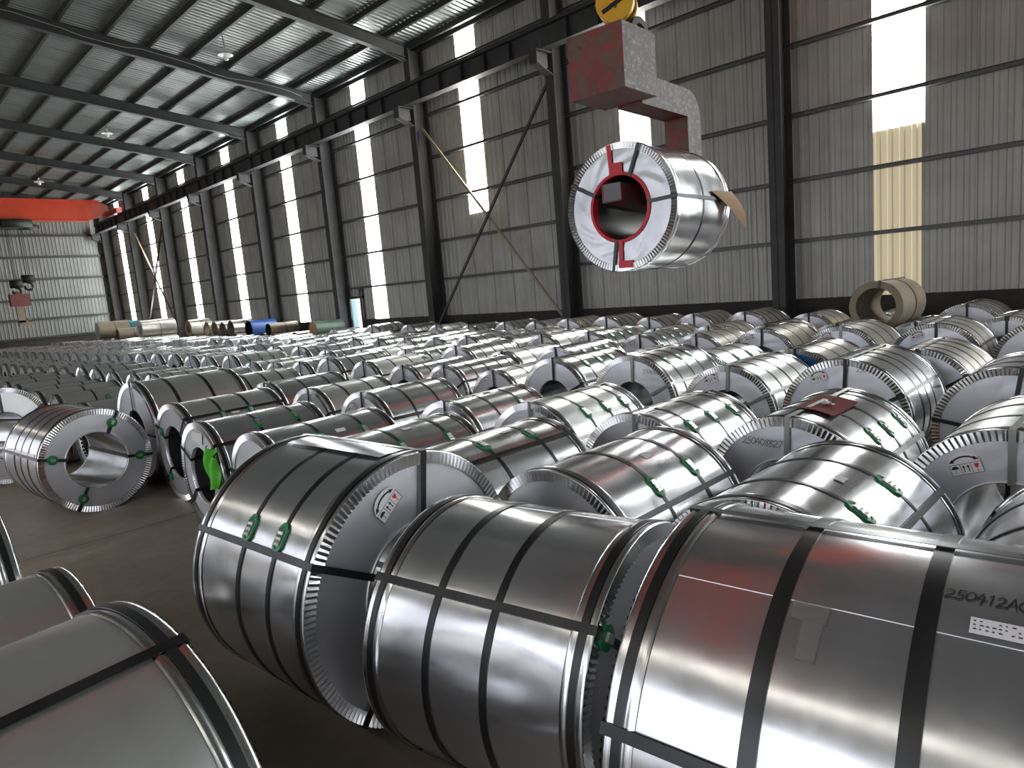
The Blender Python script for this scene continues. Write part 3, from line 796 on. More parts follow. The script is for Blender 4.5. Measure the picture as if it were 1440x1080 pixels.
# ---- the three big coils lying end to end in front of the rows (axis down the shed)
def axis_rot(dx, dy): return math.degrees(math.atan2(dy, dx))
A = coil('large coil at the lower right with number 250412A0 written in black pen', 1.89, .49, 1.25, 1.2, 95.4, .30, 192, 150, (.235, -.075), .042, (1, -69, 120, -140), rim=True, seam=-28.5, seed=11, amp=.0006)
side_writing(A, .625, '250412A0', -19.2, -.098, .030, -1, 1, .0034, 2)
lp = label_patch(A, -23.2, -27.2, -.154, -.30)
mb = MB(); rg = random.Random(4)
for r_ in range(3):
    for c_ in range(12):
        if rg.random() < .8:
            x0 = -.160 - c_ * .0113; t0 = -23.9 - r_ * 1.0
            mb.quad(cp(t0, .6285, x0, .625), cp(t0, .6285, x0 - rg.uniform(.003, .008), .625), cp(t0 - .35, .6285, x0 - rg.uniform(.003, .008), .625), cp(t0 - .35, .6285, x0, .625))
obj('label_print', mb.mesh('label_print', 'pen'), lp)
mb = MB(); mb.grid(lambda u, v: cp(-28.7 - 4.2 * u, .6285 + .002 * math.sin(9 * u + 7 * v), .205 - .085 * v, .625), 6, 6); mb.grid(lambda u, v: cp(-32.5 - 9.5 * u, .6288 + .002 * math.sin(5 * u + 9 * v), .172 - .045 * v + .02 * (1 - u) * 0, .625), 8, 4)
obj('torn_tape', mb.mesh('torn_tape', 'tape'), A)
B = coil('coil wrapped with two narrow black bands, between the two large front coils', 1.8775, 1.845, 1.085, .975, 99.6, .28, 192, 140, (.165, -.10), .03, (-49, 40, 131, -139), rim=True, seam=8, seed=5, amp=.0008)
# green washer pad on the end face of B, where the strap turns in
def face_pad(o, th, r, side=-1, rad_=.045):
    R, w = o['R'], o['w']; e = side * (w / 2 + .014)
    cy, cz = -r * math.sin(rad(th)), R + r * math.cos(rad(th))
    mb = MB()
    for k in range(20):
        a, b = 2 * PI * k / 20, 2 * PI * (k + 1) / 20
        p = [(e, cy + rad_ * math.cos(t), cz + rad_ * math.sin(t)) for t in (a, b)]; q = [(e - side * .012, cy + rad_ * math.cos(t), cz + rad_ * math.sin(t)) for t in (a, b)]
        i = [(e + side * .003, cy + rad_ * .55 * math.cos(t), cz + rad_ * .55 * math.sin(t)) for t in (a, b)]
        mb.quad(p[0], p[1], q[1], q[0]); mb.quad(i[0], i[1], p[1], p[0]); mb.poly([(e + side * .001, cy, cz), i[1], i[0]])
    pad = obj('buckle_pad', mb.mesh('buckle_pad', 'green'), o)
    c, s = math.cos(rad(th)), math.sin(rad(th)); mb = MB()
    u = Vector((0, -s, c)); v = Vector((0, c, s)); cc = Vector((e + side * .008, cy, cz))
    mb.bar(cc - u * .022, cc + u * .022, .012, .030, v); obj('seal', mb.mesh('seal', 'seal'), pad)
for th in (-49, 40): face_pad(B, th, .47)
C = coil('big coil with two green buckles and a care label on its end', 1.785 - .0368, 2.533 + .489, 1.27, .98, 94.3, .31, 192, 150, (.05, -.21), .026, (8, -61.5, 118, -140), buckles=((.05, -55), (-.21, -55)), seam=-52, seed=8, amp=.0007)
care_label(C, .635, .98, -18.5, .475, 40, .15)
# loose top sheet of C, its edge standing proud of the coil
mb = MB(); mb.grid(lambda u, v: cp(-8 + 30 * u, .6375 + .012 * (1 - u) * (1 - abs(v - .5) ** 2), -.40 + .78 * v, .635), 12, 10)
mb.grid(lambda u, v: cp(-8 + 30 * u, .6355 + .012 * (1 - u) * (1 - abs(v - .5) ** 2), -.40 + .78 * v, .635), 12, 10)
obj('loose_sheet', mb.mesh('loose_sheet', 'steel'), C)

# ---- coils on the open floor to the left
L_ = coil('coil alone on the open floor, four green buckles on the end facing the viewer', 1.795, 8.165, 1.09, 1.15, 95.5, .30, 144, 130, (-.25, -.02, .2), .017, (28, 96, 208, -76), seed=21, center=False, seam=-70)
for th in (28, 96, 208, -76): face_pad(L_, th, .42, -1, .05)
label_patch(L_, -71.5, -75.5, -.46, .42)
K_ = coil('large coil cut by the left picture edge, behind the lone coil', 1.42, 10.9, 1.25, 1.1, 115, .31, 96, 130, (0,), .03, (0, 60, 120, 180, -60), seed=22, center=False)
BL2 = coil('dark coil in the bottom left corner of the picture', .5 - .6, 1.9 + .09, 1.19, 1.2, 8.5, .28, 192, 140, (-.0, -.36), .05, (22, 140, -100), seed=31, mat='steel_dull', seam=120, amp=.0008)
BL1 = coil('second dark coil at the lower left, behind the corner one', .53 - .6, 3.14 + .05, 1.0, 1.2, 5, .27, 144, 120, (-.05,), .05, (140, -100), seed=32, mat='steel_dull', seam=60, amp=.0008)
BL0 = coil('third coil at the left edge, half cut off, with a steel clip on its rim', .43 - .6, 4.6 + .06, 1.2, 1.2, 6, .28, 144, 120, (-.05,), .04, (140, -100), seed=33, mat='steel_dull', seam=100, amp=.0008)
label_patch(BL0, 44, 48, .545, .588, 'seal', 'clip', .010)

# ---- first row behind the big coils (axis towards the side wall)
R1 = []
def r1(label, xf, y, D, w, rot=0, **k):
    o = coil(label, xf, y, D, w, rot, center=False, **k); R1.append(o); return o
c = r1('bright coil at the right edge, just above the large front coil, with one green buckle', 2.62, .16, 1.03, 1.1, 0, n=128, bands=(-.2, .2), bw=.022, eyes=(62, 180, -60), buckles=((-.2, 22),), seed=41)
side_writing(c, .53, '250412', 36, -.12, .04, 1, -1, .0028, 5)
c = r1('coil with two green buckles and a bright light band, above the large front coil', 2.55, 1.235, 1.05, 1.12, 0, n=144, bands=(-.23, .17), bw=.022, eyes=(52, 180, -60), buckles=((-.23, 35), (.17, 34)), seed=42, amp=.00025)
label_patch(c, 15, 20, -.07, .0, 'paper_dull', 'paper_label'); side_writing(c, .535, '250412', 26, -.14, .045, 1, -1, .0028, 6)
c = r1('coil with two green buckles right of centre, behind the banded coil', 2.50, 2.31, 1.04, 1.12, 0, n=144, bands=(-.14, .24), bw=.026, eyes=(56, 180, -75), buckles=((-.14, 43), (.24, 41)), seed=43, amp=.0011)
label_patch(c, 18, 24, .0, .06, 'paper_dull', 'paper_label'); side_writing(c, .53, '2504127', 34, .01, .035, 1, -1, .0026, 7)
c = r1('front row coil at centre, two green buckles above a broad black band', 2.42, 3.38, 1.02, 1.2, 0, n=128, bands=(-.154, .269), bw=.026, eyes=(33, 180, -75), buckles=((-.154, 18), (.269, 20)), seed=44)
label_patch(c, 6, 10, .10, .19, 'paper_dull', 'paper_label'); side_writing(c, .51, '2504127', 17, .02, .04, 1, -1, .0026, 8)
c = r1('front row coil with white label and pen number, directly above the care-label coil', 2.38, 4.42, .99, 1.2, 0, n=128, bands=(-.107, .326), bw=.026, eyes=(75, 180, -75), buckles=((-.107, 38), (.326, 41)), seed=45)
label_patch(c, 12, 17, .02, .11, 'paper', 'paper_label'); side_writing(c, .5, '2504127', 21, .13, .035, 1, -1, .0026, 9)
c = r1('front row coil with a small white label, just right of the bright green tag', 2.3, 5.44, .98, 1.2, 0, n=128, bands=(-.12, .29), bw=.026, eyes=(75, 180, -75), buckles=((.29, 40), (-.12, 38)), seed=46)
label_patch(c, 31, 36, .03, .12, 'paper', 'paper_label')
Fc = r1('coil carrying a bright green tag and a white paper on its end', 2.24, 6.46, 1.0, 1.12, 0, n=128, bands=(-.087, .295), bw=.026, eyes=(50, 130, -130, -62), buckles=((-.087, 31), (.295, 30)), rin=.27, seed=47)
mb = MB(); R_ = .51; w_ = 1.12
def fpt(th, r, k=.004): return (-w_ / 2 - k, -r * math.sin(rad(th)), R_ + r * math.cos(rad(th)))
mb.quad(fpt(-17, .42), fpt(18, .425), fpt(19, .305), fpt(-24, .335)); obj('paper_label', mb.mesh('paper_label', 'paper_dull'), Fc)
mb = MB(); rg = random.Random(2)
def tagp(u, v):
    y = -.33 - .19 * u + .03 * math.sin(5 * v); z = R_ + .33 - .40 * v * (1 - .3 * u) - .10 * u
    return (-w_ / 2 - .04 - .035 * math.sin(9 * u + 4 * v) - .02 * v, y + .05 * v, z)
mb.grid(tagp, 10, 12); mb.grid(lambda u, v: (lambda p: (p[0] + .003, p[1], p[2]))(tagp(u, v)), 10, 12); obj('green_tag', mb.mesh('green_tag', 'lime'), Fc)
Dc = r1('coil with two green buckles and small label, between green tag and lone coil', 2.44, 7.72, 1.057, 1.1, 2, n=128, bands=(-.152, .163), bw=.03, eyes=(43, 135, -60, -135), buckles=((-.152, 47), (.163, 47)), rin=.29, seed=48, mat='steel_dull')
label_patch(Dc, 43, 47, -.06, .03, 'paper', 'paper_label')
for th in (60, -60, -140): face_pad(Dc, th, .40, -1, .045)
Ec = r1('tallest front row coil, two black bands and no buckles, behind the lone coil', 2.46, 9.06, 1.235, 1.2, 3, n=128, bands=(-.25, .17), bw=.04, eyes=(0, 90, 180, -90), rin=.28, seed=49, mat='steel_dull')
for i, (xf, y, D) in enumerate(((2.15, 10.25, .96), (2.13, 11.6, 1.0), (2.1, 12.7, 1.0), (2.12, 13.8, .98), (2.2, 14.9, 1.0), (2.22, 16.1, 1.0), (2.2, 17.3, 1.0), (2.2, 18.5, .98))):
    c = coil(f'plain dull coil in the front row, {ordinal(i + 1)} beyond the tallest coil', xf, y, D, 1.15, random.Random(i).uniform(-2, 2), n=64, teeth=0, bands=(-.1, .28) if i % 2 else (.05,), bw=.026, eyes=(0,), seed=50 + i, mat='steel_dull', center=False, buckles=((.05, 40),) if i == 1 else ())
    if i == 1: label_patch(c, 28, 33, .22, .34)

ROWNAME = {'R2': 'second', 'R3': 'third', 'R4': 'fourth', 'R5': 'fifth', 'R6': 'sixth', 'R7': 'wall-side'}
# per-coil features read off the photograph, keyed by row and place along it
FEAT = {
 ('R2', 1): dict(care=(-30, .40), eyes=(0, 180), note='care label on its end'),
 ('R2', 2): dict(buckles=((-.153, 45), (.092, 46), (.366, 46)), bands=(-.153, .092, .366), red=True, write=(-38, .45), note='dark red sheet lying on top'),
 ('R2', 3): dict(buckles=((-.26, 38), (.044, 36), (.35, 37)), bands=(-.26, .044, .35), note='three green buckles'),
 ('R2', 4): dict(buckles=((-.19, 39), (.08, 39), (.335, 40)), bands=(-.19, .08, .335), write=(14, .42), note='three green buckles'),
 ('R2', 5): dict(buckles=((.2, 40),), bands=(-.15, .2), tape=True),
 ('R2', 6): dict(care=(-32, .40), bands=(-.15, .2), tape=True, note='care label on its end'),
 ('R2', 7): dict(bands=(-.15, .2)), ('R2', 8): dict(bands=(-.1, .25), buckles=((.25, 50),)),
 ('R3', 1): dict(eyes=(8, 96, 180, -80), note='black strap across its end'),
 ('R3', 2): dict(care=(-28, .45), write=(14, .46), bands=(-.2, 0, .2), eyes=(3, 62, 180), tape=True, note='care label and pen number'),
 ('R3', 3): dict(care=(-24, .42), bands=(-.25, 0, .25), eyes=(3, 60, 180), note='care label on its end'),
 ('R3', 4): dict(buckles=((-.285, 31), (-.018, 30), (.218, 28)), bands=(-.285, -.018, .218), write=(22, .40), note='three green buckles'),
 ('R3', 5): dict(buckles=((-.28, 34), (.0, 33), (.25, 32)), bands=(-.28, 0, .25), note='three green buckles'),
 ('R3', 6): dict(care=(-22, .36), note='care label on its end'), ('R3', 7): dict(care=(-24, .40), note='care label on its end'),
 ('R5', 2): dict(care=(-22, .44), mat='steel_tan', note='care label and dusty top'), ('R5', 3): dict(care=(-24, .44), mat='steel_tan', note='care label on its end'),
 ('R5', 4): dict(care=(-20, .42), mat='steel_tan', note='care label on its end'), ('R5', 1): dict(care=(-26, .44), mat='steel_tan'),
 ('R5', 5): dict(care=(-20, .40)), ('R5', 6): dict(care=(-20, .40)), ('R5', 7): dict(care=(-20, .40)),
 ('R4', 1): dict(face='blue_plate', mat='steel_tan', note='blue end plate'),
}
ROWTAN = {'R4': 3, 'R5': 4, 'R6': 9, 'R7': 8}
# shared meshes for the coils further back, built at a standard size and scaled
STD_D, STD_W = 1.06, 1.08
PROTO = {}
def proto(key, fn):
    if key not in PROTO: PROTO[key] = fn()
    return PROTO[key]
def mid_coil(label, xf, y, D, w, rot, seed, mat, group, care=False, buck=False, face='steel_face'):
    R = STD_D / 2; r = rad(rot); nb = 3
    o = bpy.data.objects.new('steel_coil', None); COL.objects.link(o); tag(o, label, 'steel coil', group)
    o.location = (xf + math.cos(r) * w / 2, y + math.sin(r) * w / 2, 0); o.rotation_euler = (0, 0, r); s = D / STD_D; o.scale = (w / STD_W, s, s)
    v = seed % 3
    obj('wrap', proto(('wrap', mat, v), lambda: wrap_mesh(R, STD_W, mat, 64, 6, .0006, 20 + 15 * v, seed=v)), o)
    for sd in (-1, 1):
        obj('edge_guard', proto(('ring', sd), lambda: ring_mesh(R, STD_W, sd, 100 if sd < 0 else 0, 64)), o)
        obj('end_plate', proto(('plate', sd, v, face), lambda: plate_mesh(R, STD_W, .27, sd, 64, face, v, .0012)), o)
    obj('rim_strap', proto('rim', lambda: band_mesh(R + .0035, -(STD_W / 2 - .038), .028, 64)), o)
    obj('bore_sleeve', proto('core', lambda: core_mesh(R, STD_W, .27)), o)
    for b in (-.26, 0.0, .26) if v else (-.15, .2): obj('strap', proto(('band', b), lambda: band_mesh(R, b, .026, 64)), o)
    for e in (0, 58): obj('strap', proto(('eye', e), lambda: eye_strap_mesh(R, STD_W, .27, e)), o)
    o['R'] = R; o['w'] = STD_W
    if care: care_label(o, R, STD_W, -24, .41, 8, .15)
    if buck:
        for b in (-.26, 0.0, .26) if v else (-.15, .2): buckle_parts(o, R, b, 35)
    return o
def far_coil(label, xf, y, D, w, rot, seed, mat, group):
    R = STD_D / 2; r = rad(rot)
    def body():
        mb = MB(); W = STD_W
        mb.revolve([(-W / 2, R), (W / 2, R)], 40, R, 0)
        for sd in (-1, 1):
            mb.revolve([(sd * W / 2, R + .004), (sd * (W / 2 - .07), R + .004)], 40, R, 1); mb.revolve([(sd * W / 2, R + .004), (sd * W / 2, R - .05)], 40, R, 1); mb.revolve([(sd * (W / 2 - .004), R - .05), (sd * (W / 2 - .004), .27)], 40, R, 2)
        mb.revolve([(-W / 2, .27), (W / 2, .27)], 28, R, 3)
        for b in (-.15, .2): mb.revolve([(b - .014, R + .002), (b + .014, R + .002)], 40, R, 4)
        mb.quad((-W / 2 - .006, .016, R + .28), (-W / 2 - .006, -.016, R + .28), (-W / 2 - .006, -.016, 2 * R), (-W / 2 - .006, .016, 2 * R), 4)
        return mb.mesh('steel_coil', [mat, 'steel_ring', 'steel_face', 'bore', 'strap'])
    o = obj('steel_coil', proto(('far', mat), body), None, (xf + math.cos(r) * w / 2, y + math.sin(r) * w / 2, 0), (0, 0, r), (w / STD_W, D / STD_D, D / STD_D))
    return tag(o, label, 'steel coil', group)
COILAT = {}
for rk, lst in ROWS.items():
    nm = ROWNAME[rk]; seen = 0
    for i, (xf, y, D, w, rot) in enumerate(lst):
        sx, sy, dep = screen((xf, y, D)); inview = sx < 1470
        if inview: seen += 1
        if sx < -70 or sx > 1900: continue
        f = FEAT.get((rk, i), {})
        mat = f.get('mat', 'steel_tan' if rk in ROWTAN and i < ROWTAN[rk] and (i + len(rk)) % 4 else ('steel_dull' if (i * 7 + ord(rk[1])) % 3 == 0 or (rk == 'R2' and i > 8) or (rk == 'R3' and i > 11) else 'steel'))
        where = f'{ordinal(max(seen, 1))} from the right in the {nm} row'
        lab = f"coil with {f['note']}, {where}" if 'note' in f else f'galvanized steel coil with black straps, {where}'
        if not inview: lab = f'galvanized coil in the {nm} row, cut off by the picture edge'
        grp = f'steel coils in the {nm} row'
        if len(lab.split()) > 16: lab = lab.replace('galvanized ', '')
        near = (rk == 'R2' and i < 9) or (rk == 'R3' and i < 6) or (rk == 'R5' and i in (1, 2, 3)) or (rk == 'R4' and i == 1)
        if near:
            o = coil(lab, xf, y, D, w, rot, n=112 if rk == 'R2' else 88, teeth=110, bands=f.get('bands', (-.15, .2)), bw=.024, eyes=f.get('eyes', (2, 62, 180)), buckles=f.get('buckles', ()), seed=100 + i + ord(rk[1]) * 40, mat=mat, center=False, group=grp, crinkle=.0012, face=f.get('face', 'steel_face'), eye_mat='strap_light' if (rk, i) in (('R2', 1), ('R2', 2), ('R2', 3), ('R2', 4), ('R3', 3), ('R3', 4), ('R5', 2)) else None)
            R = D / 2
            if 'care' in f: care_label(o, R, w, f['care'][0], f['care'][1], 8 + abs(f['care'][0]) * .4, .15)
            if 'write' in f: face_writing(o, R, w, '25040827' if rk == 'R3' else '250408B27', f['write'][0], f['write'][1], .045, .0035, i)
            if f.get('tape'): label_patch(o, 2, 7, -.05, .06, 'paper_dull', 'paper_label')
            if f.get('red'):
                sh = obj('red_sheet', patch_mesh(R, -6, 21, -.30, .16, .006, 'red_sheet', 'red_sheet', 14, .012), o)
                mb = MB(); rg = random.Random(9)
                for k in range(7):
                    t0, x0 = rg.uniform(6, 14), rg.uniform(-.14, .02); mb.bar(cp(t0, R + .016, x0, R), cp(t0 + rg.uniform(-4, 4), R + .03, x0 + rg.uniform(-.05, .05), R), .02, .006)
                obj('metal_clip', mb.mesh('metal_clip', 'seal'), sh)
        elif y < {'R2': 17, 'R3': 21, 'R4': 17, 'R5': 24, 'R6': 14, 'R7': 20}[rk]:
            rg = random.Random(i * 31 + ord(rk[1]))
            o = mid_coil(lab, xf, y, D, w, rot, i + ord(rk[1]), mat, grp, 'care' in f or (rk == 'R5' and rg.random() < .4), rk in ('R3', 'R5', 'R4') and rg.random() < .3)
        else:
            far_lab = f'small distant galvanized coil, {where}'
            o = far_coil(lab if y < 28 else far_lab, xf, y, D, w, rot, i, mat, grp if y < 28 else f'distant coils at the far end of the {nm} row')
        COILAT[(rk, i)] = o
# ---- things stacked along the side wall at the back
def roll(name, label, cat, x, y, z, D, w, rot, mat, endmat, rin=None, group=None, band='strap'):
    """a plain roll lying on its side: z is the height of its underside"""
    R = D / 2; rin = rin or R * .55; r = rad(rot)
    o = bpy.data.objects.new(name, None); COL.objects.link(o); o.location = (x + math.cos(r) * w / 2, y + math.sin(r) * w / 2, z); o.rotation_euler = (0, 0, r); tag(o, label, cat, group)
    obj('wrap', wrap_mesh(R, w, mat, 48, 4, .0015, 30, .004, seed=int(y)), o)
    for s in (-1, 1):
        mb = MB(); mb.revolve([(s * w / 2, R - .004), (s * w / 2, rin)], 48, R); obj('end_face', mb.mesh('end_face', endmat), o)
    mb = MB(); mb.revolve([(-w / 2, rin), (w / 2, rin)], 40, R); obj('bore_sleeve', mb.mesh('bore_sleeve', endmat), o)
    obj('strap', band_mesh(R, .05, .03, 48, band, .004), o)
    o['R'] = R; o['w'] = w
    return o
def rest(R1_, y1, R2_, y2, r, y):
    # height of the centre of a roll of radius r at y lying on two rolls on the floor
    best = 0
    for R_, yy in ((R1_, y1), (R2_, y2)):
        d = abs(y - yy); s = R_ + r
        if d < s: best = max(best, R_ + math.sqrt(s * s - d * d))
    return best
# the brown coil on top of the sixth row
a, b = sorted([(c[1], c[2] / 2) for c in ROWS['R6'] if 2.2 < c[1] < 5.2])[:2]
ym = (a[0] + b[0]) / 2; r_ = .39
zc = rest(a[1] + .008, a[0], b[1] + .008, b[0], r_, ym)
o = roll('steel_coil', 'brown rusty coil with a wide bore lying on top of the other coils', 'steel coil', 11.2, ym, zc - r_ + .02, 2 * r_, 1.0, -3, 'rusty', 'rusty', .285)
obj('strap', eye_strap_mesh(.39, 1.0, .285, 10), o)
# low dark coils along the wall beyond the last galvanized ones, carrying odd rolls
low = []
y = 23.6
for i in range(15):
    D = .86 + .05 * ((i * 7) % 3 - 1); low.append((y, D / 2))
    roll('steel_coil', f'low dusty coil under the stacked rolls, {ordinal(i + 1)} left of the side door', 'steel coil', 13.15, y, 0, D, 1.15, 0, 'rusty' if i % 2 else 'steel_tan', 'black_iron', .24, 'dusty coils by the wall')
    y += .95
def on_low(y, r):
    return max(rest(low[i][1] + .006, low[i][0], low[i + 1][1] + .006, low[i + 1][0], r, y) for i in range(len(low) - 1)) - r
def stacked(name, label, cat, i, x, r, w, mat, endmat, rin, group=None):
    y = (low[i][0] + low[i + 1][0]) / 2
    roll(name, label, cat, x, y, on_low(y, r), 2 * r, w, 0, mat, endmat, rin, group)
stacked('wrapped_roll', 'green wrapped roll with a brown end, lying near the side door', 'roll', 0, 13.2, .30, 1.25, 'green_wrap', 'brown_paper', .04)
stacked('wrapped_roll', 'brown pipe-like roll right of the blue roll by the wall', 'roll', 4, 13.2, .28, 1.3, 'rusty', 'black_iron', .24)
stacked('wrapped_roll', 'bright blue wrapped roll by the side wall', 'roll', 6, 13.2, .38, 1.2, 'blue_wrap', 'black_iron', .34)
for k, i in enumerate((8, 9, 10, 11)):
    stacked('steel_coil', f'open dusty ring of coil, {ordinal(k + 1)} left of the blue roll', 'steel coil', i, 13.2, .38, 1.0, 'steel_tan', 'rusty', .31, 'open rings left of the blue roll')
stacked('wrapped_roll', 'cream coloured roll at the left end of the open rings', 'roll', 13, 13.0, .45, 1.1, 'steel_tan', 'brown_paper', .2)
# the far pile in the corner
pile = []
for i in range(7):
    y = 40.6 + i * 1.0; pile.append(y)
    roll('steel_coil', f'low dusty coil under the far corner pile, {ordinal(i + 1)} from the front', 'steel coil', 12.0, y, 0, .94, 1.8, 0, 'steel_tan', 'rusty', .25, 'bottom coils of the far corner pile')
def on_pile(y, r): return max(rest(.475, pile[i], .475, pile[i + 1], r, y) for i in range(6)) - r
roll('steel_coil', 'long silver coil on the far corner pile', 'steel coil', 12.1, 41.1, on_pile(41.1, .52), 1.04, 1.8, 0, 'steel_tan', 'steel_face', .3)
roll('steel_coil', 'tan coil at the left of the far corner pile', 'steel coil', 10.9, 44.6, on_pile(44.6, .50), 1.0, 1.6, 0, 'rusty', 'steel_face', .3)
roll('steel_coil', 'small brown coil between the tan and silver ones of the far pile', 'steel coil', 11.5, 43.1, on_pile(43.1, .36), .72, 1.5, 0, 'rusty', 'rusty', .28)
o = roll('wrapped_roll', 'teal covered roll on top of the far corner pile', 'roll', 12.2, 45.6, on_pile(45.6, .48), .96, 1.2, 0, 'teal_cover', 'paper_dull', .1)

# ---- near crane: hook block, C-hook and the coil it carries
near_crane = crane(3.95, 'orange overhead crane above the viewer, carrying the hanging coil', None)
far_crane = crane(50.0, 'orange bridge crane girder across the far end of the shed', None)
HX, HY, HZ, HROT = 5.28, 3.753, 2.63, 4.2      # centre of the hanging coil's front face
H = coil('coil with red painted bore hanging from the crane hook', HX, HY, 1.15, 1.1, HROT, .295, 128, 120, (-.02, ), .02, (24, 87, 190, -62), rim=False, face='foil', crinkle=.0035, core='dark_bore', center=False, z=HZ - .575, seed=77, amp=.0014, seam=100)
R_, w_ = .575, 1.1
def hp(th, r, k): return (-w_ / 2 - k, -r * math.sin(rad(th)), R_ + r * math.cos(rad(th)))
mb = MB(); mb.grid(lambda u, v: hp(360 * u, .288 + .030 * v, .0095 - .004 * v + .001 * math.sin(9 * 2 * PI * u)), 60, 2, True)
mb.grid(lambda u, v: hp(360 * u, .289, .0095 - .08 * v), 60, 1, True)
obj('red_paint', mb.mesh('red_paint', 'red_paint'), H)
mb = MB()
def stroke(pts, bw, k=.0125):
    for (a, b), (c, d) in zip(pts[:-1], pts[1:]):
        L = math.hypot(c - a, d - b); nx_, ny_ = -(d - b) / L * bw / 2, (c - a) / L * bw / 2
        mb.quad((-w_ / 2 - k, a + nx_, R_ + b + ny_), (-w_ / 2 - k, c + nx_, R_ + d + ny_), (-w_ / 2 - k, c - nx_, R_ + d - ny_), (-w_ / 2 - k, a - nx_, R_ + b - ny_))
stroke([(.075, .565), (.06, .30)], .045); stroke([(.085, .345), (-.055, .345)], .11, .013)
obj('red_mark', mb.mesh('red_mark', 'red_paint'), H); mb = MB()
stroke([(.005, -.30), (.015, -.51)], .045); stroke([(.04, -.515), (-.11, -.515)], .065, .013)
obj('red_mark', mb.mesh('red_mark', 'red_paint'), H)
# torn brown wrapping paper flapping off the side
mb = MB()
def flap(u, v):
    a = Vector(cp(80, .588, .13, .575)); b = Vector(cp(79, .592, .60, .575)); t_ = Vector((.64, -.70, .575 + .10 - .36))
    p = a.lerp(b, u).lerp(t_, v) + Vector((0, -.05 * math.sin(PI * v) * u, .03 * math.sin(PI * v) * (1 - u)))
    return tuple(p)
mb.grid(flap, 10, 10); mb.grid(lambda u, v: (lambda p: (p[0], p[1], p[2] - .004))(flap(u, v)), 10, 10); obj('torn_paper', mb.mesh('torn_paper', 'brown_paper'), H)

ck = bpy.data.objects.new('coil_lifter', None); COL.objects.link(ck); ck.location = (HX, HY, HZ); ck.rotation_euler = (0, 0, rad(HROT))
tag(ck, 'worn red C-shaped coil lifting hook with a box counterweight', 'lifting hook')
# local: x along the coil axis from its front face, -y to the viewer's right, z from the bore centre
def bevel_box(lo, hi, b, mats, right=0, front=0):
    mb = MB(); x0, y0, z0 = lo; x1, y1, z1 = hi
    mb.box(lo, hi)
    mb.mi = [0, 0, 1, 0, 0, 0]      # bottom, top, -y side, +x, +y, -x
    return mb.mesh('counterweight', mats)
obj('counterweight', bevel_box((-.26, -.28, .955), (.30, .28, 1.49), .01, ['hook_red', 'hook_worn']), ck)
# C body: extruded outline in the x-z plane, slightly rounded outer corner
outl = [(-.1, 1.20), (1.26, 1.20), (1.36, 1.17), (1.45, 1.10), (1.49, 1.0), (1.50, .85), (1.50, .10), (1.46, -.02), (1.36, -.06), (-.02, .04), (-.02, .21), (1.10, .25), (1.20, .30), (1.20, .90), (1.12, .93), (-.1, .93)]
mb = MB(); ya, yb = -.13, .13
# faces split into convex pieces: top arm, back post, lower arm
def prism(pts, y0, y1, mi_r=1):
    mb.poly([(x, y0, z) for x, z in pts], mi_r); mb.poly([(x, y1, z) for x, z in pts[::-1]], 0)
    for (a, b), (c, d) in zip(pts, pts[1:] + pts[:1]): mb.quad((a, y0, b), (a, y1, b), (c, y1, d), (c, y0, d), 0)
prism([(.29, .93), (1.20, .93), (1.50, .93), (1.49, 1.0), (1.45, 1.10), (1.36, 1.17), (1.26, 1.20), (.29, 1.20)], ya, yb)
prism([(1.20, -.03), (1.36, -.06), (1.46, -.02), (1.50, .10), (1.50, .929), (1.20, .929)], ya, yb)
prism([(-.02, .06), (1.199, -.03), (1.199, .26), (-.02, .22)], -.03, .17, 0)
obj('hook_body', mb.mesh('hook_body', ['hook_red', 'hook_worn']), ck)
mb = MB(); mb.box((-.034, -.04, .07), (-.022, .14, .225)); obj('nose_plate', mb.mesh('nose_plate', 'nose_grey'), ck)
mb = MB()
for k in range(16):
    a, b = PI * k / 16, PI * (k + 1) / 16
    mb.bar((.30 + .14 * math.cos(a), -.12, 1.49 + .16 * math.sin(a)), (.30 + .14 * math.cos(b), -.12, 1.49 + .16 * math.sin(b)), .06, .05, (0, 1, 0))
obj('lifting_eye', mb.mesh('lifting_eye', 'black_iron'), ck)
# yellow hook block above
hb = bpy.data.objects.new('hook_block', None); COL.objects.link(hb); hb.location = (HX, HY, HZ); hb.rotation_euler = (0, 0, rad(HROT + HB_ROT))
tag(hb, 'yellow crane hook block with a black slot at the top of the picture', 'hook block')
def disc(mb, x0, x1, y, z, r, n=28, mi=0):
    mb.tube([(x0, y, z), (x1, y, z)], r, n, mi)
HBX, HBY, HBZ = HB
for x0 in (-.13, .05):
    mb = MB()
    mb.tube([(HBX + x0, HBY, HBZ), (HBX + x0 + .08, HBY, HBZ)], .17, 32); ch = obj('cheek_plate', mb.mesh('cheek_plate', 'hook_yellow'), hb)
    if x0 < 0:
        mb = MB(); mb.bar((HBX + x0 - .004, HBY + .11, HBZ - .075), (HBX + x0 - .004, HBY - .11, HBZ + .03), .012, .035, (0, 0, 1)); obj('slot', mb.mesh('slot', 'black_iron'), ch)
mb = MB(); mb.tube([(HBX - .04, HBY, HBZ), (HBX + .04, HBY, HBZ)], .150, 28); obj('sheave', mb.mesh('sheave', 'black_iron'), hb)
mb = MB(); mb.tube([(HBX, HBY, HBZ - .12), (HBX, HBY, HBZ - .22)], [.06, .045], 12); mb.box((HBX - .06, HBY - .06, HBZ - .20), (HBX + .06, HBY + .06, HBZ - .15)); obj('swivel', mb.mesh('swivel', 'hook_yellow'), hb)
mb = MB(); pts = []
for k in range(15):
    a = rad(100 - 290 * k / 14); pts.append((HBX, HBY + .08 * math.cos(a), HBZ - .30 + .09 * math.sin(a)))
mb.tube(pts, [.028 if k < 11 else .028 - .006 * (k - 10) for k in range(15)], 10); obj('hook', mb.mesh('hook', 'black_iron'), hb)
mb = MB()
